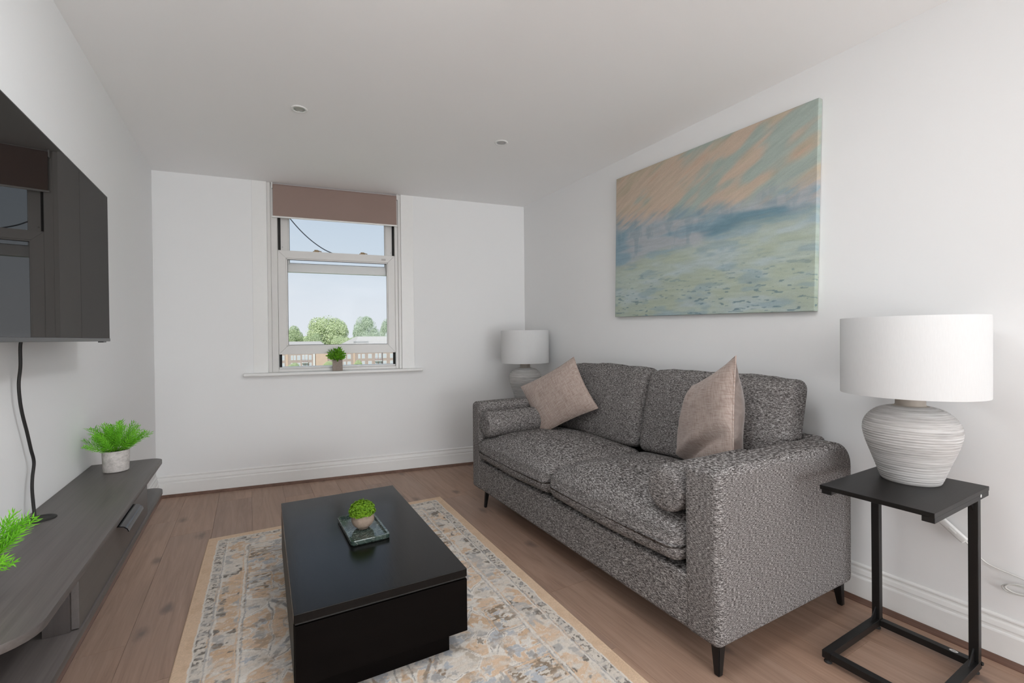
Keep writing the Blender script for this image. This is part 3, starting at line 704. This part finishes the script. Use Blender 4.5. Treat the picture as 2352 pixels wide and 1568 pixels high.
# ================================================================== CANVAS (a plain abstract in the same colours and size)
def vn(x, y, seed):
    """smooth value noise on numpy arrays"""
    xi = np.floor(x).astype(np.int64); yi = np.floor(y).astype(np.int64); fx = x-xi; fy = y-yi
    fx = fx*fx*(3-2*fx); fy = fy*fy*(3-2*fy)
    def hsh(a, c):
        n_ = (a*374761393 + c*668265263 + seed*1274126177) & 0x7fffffff
        n_ = ((n_ ^ (n_ >> 13))*1103515245 + 12345) & 0x7fffffff
        n_ = (n_ ^ (n_ >> 16)) & 0xffff
        return n_/65535.0
    a = hsh(xi, yi); b_ = hsh(xi+1, yi); c = hsh(xi, yi+1); d = hsh(xi+1, yi+1)
    return (a*(1-fx)+b_*fx)*(1-fy)+(c*(1-fx)+d*fx)*fy
def fb(x, y, seed, o=4):
    s_ = 0; a = .5; tot = 0
    for k in range(o): s_ = s_+a*vn(x*2**k+k*17.3, y*2**k-k*9.1, seed+k*31); tot += a; a *= .5
    return s_/tot
def ss(a, b_, x): t = np.clip((x-a)/(b_-a), 0, 1); return t*t*(3-2*t)
def grid_mesh(name, X, Y, Z, colr):
    ny, nx = X.shape; me = bpy.data.meshes.new(name); me.vertices.add(nx*ny)
    me.vertices.foreach_set('co', np.stack([X, Y, Z], -1).astype(np.float32).ravel())
    idx = np.arange(nx*ny).reshape(ny, nx); q = np.stack([idx[:-1, :-1], idx[:-1, 1:], idx[1:, 1:], idx[1:, :-1]], -1).reshape(-1, 4)
    me.loops.add(q.size); me.loops.foreach_set('vertex_index', q.ravel().astype(np.int32))
    me.polygons.add(len(q)); me.polygons.foreach_set('loop_start', (np.arange(len(q))*4).astype(np.int32)); me.polygons.foreach_set('loop_total', np.full(len(q), 4, np.int32))
    me.update(calc_edges=True); me.validate()
    at = me.color_attributes.new('Col', 'FLOAT_COLOR', 'POINT')
    at.data.foreach_set('color', np.concatenate([colr, np.ones(colr.shape[:2]+(1,))], -1).astype(np.float32).ravel())
    return me
def lin(c): c = np.array(c)/255.; return np.where(c <= .04045, c/12.92, ((c+.055)/1.055)**2.4)
CW, CH, CD = 1.318, .968, .030
nx, ny = 420, 310
gx = np.linspace(-CD, CW+CD, nx); gy = np.linspace(-CD, CH+CD, ny); GX, GY = np.meshgrid(gx, gy)
ax = np.clip(GX, 0, CW)/CW; ay = np.clip(GY, 0, CH)/CH            # 0..1 from the far lower corner
wx = ax + .10*(fb(ax*4, ay*4, 5)-.5); wy = ay + .12*(fb(ax*4, ay*4, 9)-.5)
ang = .45; sx_ = (GX*math.cos(ang)+GY*math.sin(ang)); sy_ = (-GX*math.sin(ang)+GY*math.cos(ang))
stroke = fb(sx_*9, sy_*70, 3, 3); stroke_h = fb(GX*12, GY*85, 21, 3); blot = fb(sx_*5, sy_*16, 41, 3); blot_h = fb(GX*5, GY*18, 57, 3)
def C3(c): return lin(c)[None, None, :]
peach = C3((197, 179, 161)); tan_ = C3((186, 174, 154)); sage = C3((166, 178, 170)); blue = C3((140, 164, 176)); deep = C3((116, 146, 158)); pale = C3((180, 194, 194)); water = C3((178, 190, 180)); green = C3((172, 182, 162)); mauve = C3((172, 178, 182)); rose = C3((199, 168, 148))
def mx(a, b_, t): return a*(1-t[..., None])+b_*t[..., None]
top = 1-wy
sky = mx(tan_+0*GX[..., None], peach, ss(.42, .66, blot+.10)); sky = mx(sky, rose, ss(.60, .80, fb(sx_*7, sy_*34, 43, 3))*.45); sky = mx(sky, sage, ss(.50, .78, fb(sx_*4, sy_*14, 47, 3)+.45*(wx-.45)))
mid = mx(mauve+0*GX[..., None], blue, ss(.38, .62, blot_h+.05)); mid = mx(mid, deep, ss(.42, .70, blot_h*.5+.55*np.exp(-((wx-.78)/.30)**2)*np.exp(-((top-.52)/.07)**2))); mid = mx(mid, deep, ss(.52, .72, fb(GX*26, GY*9, 61, 3))*.35)
low = mx(water+0*GX[..., None], pale, ss(.38, .62, blot_h)); low = mx(low, green, ss(.42, .72, fb(GX*4, GY*14, 77, 3)+.25*(.35-wy))*.7); low = mx(low, blue, ss(.56, .74, fb(GX*7, GY*24, 91, 3))*.5)
dash = fb(GX*24, GY*110, 93, 2); low = mx(low, deep*.75, ss(.70, .76, dash)*ss(.40, .05, wy)*.75)
col = mx(low, mid, ss(.38, .47, wy+.05*(stroke_h-.5)+.10*(.55-ax))); col = mx(col, sky, ss(.55, .70, wy+.08*(ax-.5)+.12*(stroke-.5)))
lum = np.where(wy[..., None] > .6, stroke[..., None], stroke_h[..., None])
lum2 = np.where(wy[..., None] > .6, fb(sx_*26, sy_*190, 151, 2)[..., None], fb(GX*30, GY*200, 153, 2)[..., None])
col = col*(.86+.20*lum+.10*lum2)
PX, PY = np.clip(GX, 0, CW), np.clip(GY, 0, CH)
dep = np.maximum(np.maximum(-GX, GX-CW), np.maximum(-GY, GY-CH)).clip(0, CD)
def m_vcol(name, rough, sc, bs, warp=.0, nz=.12):
    N = NT(mat(name)); a = N.n('ShaderNodeAttribute', attribute_name='Col').outputs['Color']; n1 = N.noise(N.coord((sc,)*3), 1, 3)
    c = N.mix(1.0, a, N.ramp(n1, [(.3, 1-nz), (.7, 1.0)]), 'MULTIPLY')
    return N.out(c, rough, .25, 0, N.bump(n1, bs, .002))
PIC = thing('canvas_picture', 'unframed canvas picture in peach, blue and pale green hung above the sofa', 'picture', (XR, 2.4385, 1.2925))
me = grid_mesh('canvas', -CD-.002+dep, -PX, PY, col)
cv = part('canvas', me, m_vcol('painted_canvas', .75, 330, .25), PIC, False)
cv.rotation_euler = (math.radians(1.35), 0, 0)
b = BM(); box(b, -.020, -.0005, -CW+.02, -.02, .02, CH-.02); bo = part('stretcher', b, flat('pine_stretcher', (.35, .27, .18), .7), PIC); bo.rotation_euler = (math.radians(1.35), 0, 0)

# ================================================================== COFFEE TABLE, TRAY
RW, RT = 1.403, .010
ctx = (.3985, 2.0455)
CT = thing('coffee_table', 'low black rectangular coffee table on the patterned rug', 'coffee table', (ctx[0], ctx[1], RT+.0012), -.022)
hx, hy, zt = .2825, .537, .3095
b = BM(); box(b, -hx, hx, -hy, hy, zt-.028, zt, .0015); part('top_panel', b, M_TBLK, CT)
b = BM(); box(b, -hx+.004, hx-.004, -hy+.004, hy-.004, zt-.034, zt-.0285); part('shadow_gap', b, M_BLACK_RUB, CT)
b = BM(); box(b, -hx, hx, -hy+.019, hy-.019, .085, zt-.0345, .001); part('body', b, m_wood_dark('black_board_sides', (.0035, .0028, .0025), (.007, .0058, .005), 1, .4, .12), CT)
for s in (-1, 1):
    b = BM(); box(b, -hx+.003, hx, s*(hy-.0185) if s > 0 else -hy, hy if s > 0 else -hy+.0185, .085, zt-.0375, .001); part('drawer_front', b, M_TFRONT, CT)
b = BM(); box(b, -hx+.051, hx-.051, -hy+.051, hy-.051, 0, .0845, .001); part('plinth', b, M_TFRONT, CT)

def m_marble():
    N = NT(mat('green_marble')); co = N.coord((1, 1, 1)); n1 = N.noise(co, 22, 6, .65, 1.5)
    v = N.ramp(N.noise(co, 12, 5, .6, 2.5), [(.485, 0.0), (.50, .8), (.515, 0.0)])
    col = N.mix(v, N.ramp(n1, [(.3, (.014, .026, .022)), (.55, (.040, .062, .052)), (.75, (.075, .105, .092))]), (.30, .32, .28))
    return N.out(col, .10, .5)
TRC = (.4175, 2.0465)
TR = thing('marble_tray', 'small dark green marble tray on the black coffee table', 'tray', (TRC[0], TRC[1], RT+.0012+zt+.0003), .015)
b = BM(); tx, ty = .079, .153; wl = .010
t = bmesh.new()
def loop(x0, x1, y0_, y1_, rr, z): return [t.verts.new((p[0], p[1], z)) for p in rrect(x0, x1, y0_, y1_, rr, 6)]
Ls_ = [loop(-tx+.004, tx-.004, -ty+.004, ty-.004, .012, 0), loop(-tx, tx, -ty, ty, .016, .005), loop(-tx, tx, -ty, ty, .016, .018), loop(-tx+.002, tx-.002, -ty+.002, ty-.002, .014, .020), loop(-tx+wl, tx-wl, -ty+wl, ty-wl, .008, .020), loop(-tx+wl+.001, tx-wl-.001, -ty+wl+.001, ty-wl-.001, .007, .0105)]
t.faces.new(Ls_[0][::-1]); t.faces.new(Ls_[-1])
for A, B in zip(Ls_, Ls_[1:]):
    n_ = len(A)
    for i in range(n_): t.faces.new((A[i], A[(i+1) % n_], B[(i+1) % n_], B[i]))
merge(b, t); part('tray', b, m_marble(), TR, 35)

BP = thing('moss_ball_plant', 'round clipped green plant in a small beige ball pot on the green tray', 'plant', (.4175, 2.040, RT+.0012+zt+.0003+.0107))
b = BM(); pr = [(.001, 0), (.022, 0)] + [(.0475*math.cos(a), .040+.042*math.sin(a)) for a in np.linspace(-1.12, .62, 18)] + [(.034, .0635), (.032, .058), (.001, .055)]
lathe(b, pr, 48, None, False, False); part('pot', b, M_CLAY, BP, 40)
rg = random.Random(4); b = BM()
core = bmesh.new(); bmesh.ops.create_icosphere(core, subdivisions=3, radius=.040)
for v in core.verts: v.co.z *= .75
merge(b, core, Matrix.Translation((-.003, 0, .072)))
part('filler', b, flat('moss_core', (.03, .09, .008), .9), BP)
b = BM()
for i in range(1500):
    z = rg.uniform(-.25, 1); a = rg.uniform(0, 2*PI); rr = math.sqrt(max(0, 1-z*z)); d = Vector((rr*math.cos(a), rr*math.sin(a), z))
    lump = 1+.10*mnoise.noise(d*4); p = Vector((d.x*.0505, d.y*.0505, d.z*.044+.072))*1.0; p = Vector((-.003, 0, .068))+Vector((d.x*.053, d.y*.053, d.z*.046+.004))*lump*rg.uniform(.86, 1.04)
    nrm = (d+Vector((rg.uniform(-.6, .6), rg.uniform(-.6, .6), rg.uniform(-.3, .6)))).normalized(); q = nrm.to_track_quat('Z', 'Y'); s_ = rg.uniform(.0030, .0052)
    vs = [b.verts.new(p+q @ Vector((s_*math.cos(k*PI*2/5), s_*math.sin(k*PI*2/5), .0)) + nrm*.0) for k in range(5)]; c = b.verts.new(p-nrm*s_*.45)
    for k in range(5): b.faces.new((vs[k], vs[(k+1) % 5], c))
fo = part('foliage', b, M_MOSS, BP); fo['kind'] = 'stuff'

# ================================================================== RUG
RL = 2.16
st = .0032; nx, ny = int(RW/st)+1, int(RL/st)+1
X, Y = np.meshgrid(np.linspace(0, RW, nx), np.linspace(0, RL, ny))
jx = X+.006*(fb(X*60, Y*60, 2, 2)-.5)+.010*(fb(X*14, Y*14, 12, 2)-.5); jy = Y+.006*(fb(X*60, Y*60, 7, 2)-.5)+.010*(fb(X*14, Y*14, 15, 2)-.5)
ed = np.minimum(np.minimum(jx, RW-jx), np.minimum(jy, RL-jy)); edc = np.minimum(np.minimum(X, RW-X), np.minimum(Y, RL-Y))
mxx = np.abs(jx-RW/2); myy = np.abs(jy-RL/2)
cream, tanc, ora, gry, dk, blu, brn, wht = [C3(c) for c in ((206, 197, 186), (208, 181, 155), (198, 169, 141), (163, 160, 158), (122, 115, 108), (176, 178, 182), (143, 126, 108), (213, 207, 199))]
def vor(px, py, pts):
    d1 = np.full(px.shape, 9.); d2 = np.full(px.shape, 9.); id_ = np.zeros(px.shape, int)
    for i, (a, c) in enumerate(pts):
        d = np.hypot(px-a, py-c); m = d < d1
        d2 = np.where(m, d1, np.minimum(d2, d)); d1 = np.where(m, d, d1); id_ = np.where(m, i, id_)
    return d1, d2, id_
rg2 = np.random.RandomState(12)
w1 = .045; ux = mxx+w1*(fb(mxx*9, myy*9, 33, 3)-.5); uy = myy+w1*(fb(mxx*9, myy*9, 44, 3)-.5)
pts = [(rg2.uniform(0, .72), rg2.uniform(0, 1.1)) for _ in range(58)]
d1, d2, idc = vor(ux, uy, pts); pal = np.stack([v[0, 0] for v in (cream, tanc, tanc, ora, cream, blu, wht, tanc, gry, cream)]); cid = pal[np.array([rg2.randint(0, 10) for _ in pts])][idc]
col = cid*(.92+.16*fb(X*40, Y*90, 51, 2))[..., None]
edge = d2-d1
col = mx(col, wht*1.06, 1-ss(.009, .013, edge)); lines = np.array([rg2.rand() for _ in pts])[idc] > .45
col = mx(col, gry*.8, (1-ss(.0018, .0045, edge))*lines)
# small motifs scattered in the field
w2 = .02; vx = mxx+w2*(fb(mxx*30, myy*30, 63, 2)-.5); vy = myy+w2*(fb(mxx*30, myy*30, 64, 2)-.5)
pts2 = [(rg2.uniform(0, .70), rg2.uniform(0, 1.08)) for _ in range(150)]
e1, e2, ide = vor(vx, vy, pts2); rad2 = np.array([rg2.uniform(.008, .030) for _ in pts2])[ide]; pal2 = np.stack([v[0, 0] for v in (gry, blu, dk, brn, cream, ora, blu, wht)]); c2 = pal2[np.array([rg2.randint(0, 8) for _ in pts2])][ide]
petal = rad2*(1+.35*np.sin(5*np.arctan2(vy-np.array(pts2)[ide][..., 1], vx-np.array(pts2)[ide][..., 0])))
col = mx(col, wht, 1-ss(0, .003, e1-petal-.004)); col = mx(col, c2, 1-ss(0, .003, e1-petal))
# lozenge medallion and its toothed bands
loz = mxx/.46+myy/.78+.05*(fb(mxx*16, myy*16, 71, 3)-.5)+.035*np.sign(np.sin(mxx*2*PI/.085))*0
step = .03*np.floor(mxx/.05)/.5
for a, wdt, cc in ((.99, .030, gry), (.945, .022, wht), (.90, .030, brn), (.60, .03, gry), (.56, .025, wht), (.34, .035, brn)):
    m = 1-ss(wdt*.5, wdt*.5+.008, np.abs(loz+step*.6-a)); col = mx(col, cc, m*.85)
# brown-grey blocks of the inner corners
for (a, c, hw, hh) in ((.40, .74, .085, .055), (.44, .40, .05, .075), (.14, .86, .09, .05), (.16, .20, .07, .06)):
    bx = np.maximum(np.abs(mxx-a)/hw, np.abs(myy-c)/hh)
    m = (bx < 1)*1.0; col = mx(col, brn*.9, m*(fb(X*26, Y*52, 81, 3) > .47)); col = mx(col, cream, m*(fb(X*30, Y*60, 83, 3) > .60)); col = mx(col, blu, m*(fb(X*22, Y*60, 85, 3) > .63)); col = mx(col, ora, ((bx > 1) & (bx < 1.12))*.8); col = mx(col, gry, ((bx > 1.2) & (bx < 1.28))*.8)
# borders from the outside in
bcol = cream*(.97+.10*fb(X*30, Y*30, 91, 2))[..., None]
bm1, bm2, idb = vor(vx, vy, pts2)
fl = fb(X*17, Y*17, 95, 3); bcol = mx(bcol, gry, ss(.56, .60, fl)*.8); bcol = mx(bcol, tanc, ss(.56, .60, fb(X*12, Y*12, 96, 3))); bcol = mx(bcol, ora, ss(.62, .66, fb(X*14, Y*14, 97, 3))); bcol = mx(bcol, dk, ss(.655, .68, fb(X*24, Y*24, 98, 3)))
bcol = mx(bcol, wht, 1-ss(.003, .007, np.abs(fl-.5)))
col = mx(col, bcol, 1-ss(.208, .211, ed))
for a, hw, cc in ((.2095, .003, gry), (.200, .005, wht), (.190, .0035, tanc), (.105, .004, wht), (.098, .0025, gry)): col = mx(col, cc, 1-ss(hw*.6, hw, np.abs(ed-a)))
sq = fb(X*105, Y*105, 101, 2); sband = mx(cream+0*X[..., None], dk, ss(.52, .58, sq)); sband = mx(sband, gry, ss(.50, .60, fb(X*40, Y*40, 103, 2))*.5)
along = np.where(np.minimum(X, RW-X) < np.minimum(Y, RL-Y), Y, X); sband = mx(sband, cream, (np.sin(along*2*PI/.062) > .80)*.8)
col = mx(col, sband, ((ed > .055) & (ed <= .093))*1.0)
ob = mx(tanc+0*X[..., None], ora, ss(.50, .66, fb(X*22, Y*22, 111, 3))*.55); col = mx(col, ob, (ed <= .055)*1.0); col = mx(col, wht, 1-ss(.002, .004, np.abs(ed-.055)))
col = mx(col, tanc*1.05, 1-ss(.009, .011, edc))
fine = fb(X*48, Y*70, 141, 2); col = mx(col, gry, ss(.68, .74, fine)*.4*(ed > .1)); fine2 = fb(X*52, Y*60, 143, 2); col = mx(col, wht, ss(.64, .70, fine2)*.6*(ed > .1)); fine3 = fb(X*30, Y*36, 145, 3); col = mx(col, brn, ss(.66, .70, fine3)*.5*(ed > .2))
# wear: woven streaks across the width
wear = fb(X*10, Y*46, 121, 4); col = mx(col, cream, ss(.50, .70, wear)*.38*(edc > .055)); wear2 = fb(X*16, Y*80, 127, 4); col = mx(col, tanc, ss(.58, .72, wear2)*.20*(edc > .10)); pile = fb(X*300, Y*300, 131, 2)
col = col*(.98+.28*pile)[..., None]
Z = RT*ss(-.004, .006, edc)*1.0 + .0012*(pile-.5)*(edc > .01) - .001*(1-ss(.0, .008, np.abs(ed-.055)))
Z[0, :] = Z[-1, :] = 0.0005; Z[:, 0] = Z[:, -1] = 0.0005
me = grid_mesh('rug', X-RW, Y-RL, Z, np.clip(col, 0, 1))
M_RUG = m_vcol('woven_rug_pile', .95, 520, .5, 0, .22)
RUG = part('patterned_rug', me, M_RUG, None, False); RUG.location = (1.181, 3.107, .0004); RUG.rotation_euler = (0, 0, -.0245)
tag(RUG, 'cream, tan and grey patterned rug with distressed motifs under the coffee table', 'rug')

# ================================================================== OUTSIDE THE WINDOW
GZ = -13.0
b = BM(); box(b, -260, 420, 8, 700, GZ-.5, GZ); struct('ground', b, flat('grass_ground', (.30, .36, .20), .9, .1, scale=.2))
def m_crown(name, a, c):
    N = NT(mat(name)); n1 = N.noise(N.coord((.7,)*3), 1, 4)
    return N.out(N.mix(n1, a, c), .8, .15)
M_CR = [m_crown('crown_yellow_green', (.52, .63, .33), (.78, .85, .56)), m_crown('crown_grey_green', (.52, .63, .46), (.72, .80, .64)), m_crown('crown_mid_green', (.47, .59, .33), (.72, .80, .53))]  # haze of distance is lightened into these crown colours
M_BARK = flat('bark', (.16, .12, .09), .9)
def tree(px, D, dirx, z0, z1, rad, m, label, seed, blobs=None, cat='tree'):
    """a broadleaf tree standing at distance D, bearing dirx (x per unit y)"""
    ly = 1/math.sqrt(1+dirx*dirx); x, y = D*dirx*ly, D*ly; rg = random.Random(seed)
    T = thing('broadleaf_tree' if z1-GZ > 9 else 'shrub', label, cat, (x, y, GZ), 0, None)
    b = BM(); hz = z0-GZ
    tube(b, [(0, 0, 0), (.1*rad, 0, hz*.5), (0, .05*rad, hz+(z1-z0)*.5)], lambda t: .07*rad*(1-.6*t)+.05, 8); part('trunk', b, M_BARK, T)
    b = BM(); cz = (z0+z1)/2-GZ; rz_ = (z1-z0)/2
    nb = 22
    cen = [(Vector((0, 0, cz)), .86), (Vector((0, 0, cz)), .80)] + [(Vector((rad*.64*math.cos(a)*c, rad*.64*math.sin(a)*c, cz+rz_*.64*s)), rg.uniform(.26, .38)) for a, c, s in ((rg.uniform(0, 2*PI), math.sqrt(1-s_*s_), s_) for s_ in (rg.uniform(-.8, 1) for _ in range(nb)))]
    for c, k_ in cen:
        for _ in range(int(2600*k_)):
            d = Vector((rg.gauss(0, 1), rg.gauss(0, 1), rg.gauss(0, 1))).normalized(); p = c+Vector((d.x*rad*k_, d.y*rad*k_, d.z*rz_*k_))*rg.uniform(.82, 1.06)
            nrm = (d+Vector((rg.uniform(-.7, .7), rg.uniform(-.7, .7), rg.uniform(-.4, .7)))).normalized(); q = nrm.to_track_quat('Z', 'Y'); s_ = rad*rg.uniform(.014, .030)
            v = [b.verts.new(p+q @ Vector(w_)*s_) for w_ in ((1, 0, .1), (.3, .9, -.1), (-.9, .4, .12), (-.5, -.9, 0))]; b.faces.new(v)
    fo = part('crown', b, m, T); fo['kind'] = 'stuff'; return T
tree(0, 205, .138, -6, 12.2, 9.2, M_CR[0], 'large domed yellow-green tree beyond the roofs in the middle of the window', 1)
tree(0, 235, .2155, -5, 13.0, 6.7, M_CR[1], 'rounded grey-green tree beyond the roofs right of the middle of the window', 2)
tree(0, 215, .0715, -6, 7.6, 5.4, M_CR[2], 'small green tree beyond the roofs at the left edge of the window pane', 3)
tree(0, 210, .265, -6, 11.0, 4.6, M_CR[1], 'tall green tree cut off by the right edge of the window pane', 4)
tree(0, 262, .098, -8, 3.2, 7.5, M_CR[0], 'low pale green tree far off left of the large domed tree', 5)
tree(0, 188, .112, -8, 4.2, 4.2, M_CR[2], 'low green tree against the left foot of the large domed tree', 9)
tree(0, 186, .168, -8, 3.4, 5.2, M_CR[0], 'low yellow-green tree against the right foot of the large domed tree', 6)
tree(0, 220, .196, -8, 3.0, 5.4, M_CR[0], 'low bright green tree between the large domed tree and the grey-green one', 7)
tree(0, 254, .238, -8, 3.6, 5.6, M_CR[2], 'low green tree at the right foot of the rounded grey-green tree', 8)

BD_ = 165.0; bd = Vector((.151, .989, 0)).normalized()
BL = thing('brick_apartment_block', 'long low brick block of flats with white windows seen through the raised sash', 'building', bd*BD_+Vector((0, 0, GZ)), -math.atan2(bd.x, bd.y))
def m_brick():
    N = NT(mat('pale_red_brick')); tc = N.coord((1, 1, 1)); sp_ = N.n('ShaderNodeSeparateXYZ', {0: tc}); cb = N.n('ShaderNodeCombineXYZ', {0: sp_.outputs[0], 1: sp_.outputs[2]})
    bt = N.n('ShaderNodeTexBrick', {'Vector': cb.outputs[0], 'Color1': (.40, .30, .27, 1), 'Color2': (.52, .42, .38, 1), 'Mortar': (.56, .50, .47, 1), 'Scale': 4.0})
    return N.out(N.mix(.3, bt.outputs[0], N.ramp(N.noise(tc, .5, 3), [(.3, (.42, .33, .30)), (.7, (.56, .47, .43))])), .9, .15)
M_BRICK = m_brick(); M_ROOF = flat('grey_slate_roof', (.56, .53, .50), .7, .2, scale=2); M_REND = flat('cream_render', (.66, .50, .40), .85, .15, scale=1); M_WHT = flat('white_paint', (.78, .78, .78), .6)
M_PANE = flat('pale_blue_pane', (.56, .60, .66), .15, .5); M_RAIL = flat('grey_railing', (.20, .19, .21), .6)
K = .01679; zx = lambda v: (v-1176)*K
EAVE = GZ*-1-1.6
b = BM(); box(b, zx(-500), zx(2900), 0, 11, 0, EAVE); part('wall', b, M_BRICK, BL)
b = BM(); t = bmesh.new()
def roof(x0, x1, xr0, xr1, zr, y0_, y1_):
    ym = (y0_+y1_)/2; V = [t.verts.new(p) for p in ((x0, y0_, EAVE), (x1, y0_, EAVE), (x1, y1_, EAVE), (x0, y1_, EAVE), (xr0, ym, zr), (xr1, ym, zr))]
    for f_ in ((0, 1, 5, 4), (1, 2, 5), (2, 3, 4, 5), (3, 0, 4), (0, 3, 2, 1)): t.faces.new([V[i] for i in f_])
roof(zx(-520), zx(1050), zx(-400), zx(900), EAVE+2.15, -.4, 11.4); roof(zx(1180), zx(2950), zx(1600), zx(2800), EAVE+3.7, -.5, 13)
merge(b, t); part('roof', b, M_ROOF, BL)
b = BM(); box(b, zx(1540), zx(1830), 2.0, 3.4, EAVE+.9, EAVE+2.0); part('roof_vent', b, flat('grey_vent', (.36, .36, .37), .7), BL)
for x0, x1 in ((285, 325), (1522, 1560)):
    b = BM(); box(b, zx(x0), zx(x1), -.12, 0, .2, EAVE-.1); part('render_strip', b, M_REND, BL)
b = BM(); box(b, zx(820), zx(1040), -.35, 0, .2, EAVE-.2); part('stair_bay', b, M_REND, BL)
b = BM(); box(b, zx(775), zx(808), -.5, 0, .2, EAVE-.2); part('white_pier', b, M_WHT, BL)
win_p = None
def bwin(xc, zc, w, h):
    b = BM(); box(b, -w/2-.10, w/2+.10, -.07, .02, -h/2-.10, h/2+.10); o = part('window', b, M_WHT, BL, loc=(xc, 0, zc))
    for s in (-1, 1):
        b = BM(); box(b, s*w*.26-w*.20, s*w*.26+w*.20, -.085, -.06, -h/2, h/2); part('pane', b, M_PANE, o)
ZR = lambda v: (1.1515-(v-762)/9.408/1045*BD_) - GZ        # height on the facade of a zoomed row
for row in (1115, 1262, 1409):
    for xc, w in ((185, .45), (240, .55), (395, .45), (445, .45), (515, .75), (720, .6), (1300, .6), (1360, .5), (1443, .9), (1640, .55), (1720, .75), (1850, 1.0), (2145, 1.0), (2285, .9)):
        bwin(zx(xc), ZR(row), w, 1.35)
    for xc, w in ((75, 1.7), (625, 1.9), (2015, 2.4)):
        b = BM(); box(b, zx(xc)-w/2, zx(xc)+w/2, -1.1, 0, ZR(row+100)-.1, ZR(row+100)+.12); o = part('balcony', b, M_WHT, BL)
        b = BM(); box(b, zx(xc)-w/2, zx(xc)+w/2, -1.1, -1.06, ZR(row+100)+1.0, ZR(row+100)+1.06)
        for i in range(9): box(b, zx(xc)-w/2+i*w/8-.025, zx(xc)-w/2+i*w/8+.025, -1.1, -1.06, ZR(row+100)+.1, ZR(row+100)+1.02)
        part('railing', b, M_RAIL, o)
        for s in (-1, 1): bwin(zx(xc)+s*w*.25, ZR(row), w*.28, 1.6)
for xc in (2088, 2312):
    b = BM(); box(b, zx(xc), zx(xc)+.22, -.2, 0, .2, EAVE); part('drainpipe', b, M_RAIL, BL)
def bush_out(px, D, zt_, rad, label, m, seed): tree(0, D, px, zt_-2*rad, zt_, rad, m, label, seed, cat='shrub')
bush_out(.0765, 150, -5.6, 2.3, 'green shrub in front of the brick flats at the lower left of the window', M_CR[2], 21)
bush_out(.0985, 143, -6.8, 1.2, 'small green shrub right of the lower left shrub before the brick flats', M_CR[0], 24)
bush_out(.1405, 150, -5.3, 1.9, 'yellow-green shrub in front of the pale stair bay beside the sill plant', M_CR[0], 22)
bush_out(.1990, 150, -5.3, 1.3, 'thin yellow-green sapling before the right half of the brick flats', M_CR[0], 23)
CB = tag(part('overhead_wire', tube(BM(), spline([(-.6, 5.4, 5.2), (.02, 5.43, 3.4), (.20, 5.45, 2.86), (.347, 5.45, 2.545), (.388, 5.45, 2.466), (.493, 5.45, 2.342), (.601, 5.45, 2.243), (.712, 5.45, 2.167), (.803, 5.45, 2.126), (.942, 5.45, 2.086), (1.134, 5.45, 2.062), (1.40, 5.43, 2.066), (1.9, 5.35, 2.16), (2.8, 5.25, 2.55), (4.2, 5.1, 3.4)], 8), .0055, 8), flat('dark_cable', (.03, .035, .05), .6), None, 60), 'dark sagging cable outside the upper part of the window', 'cable')
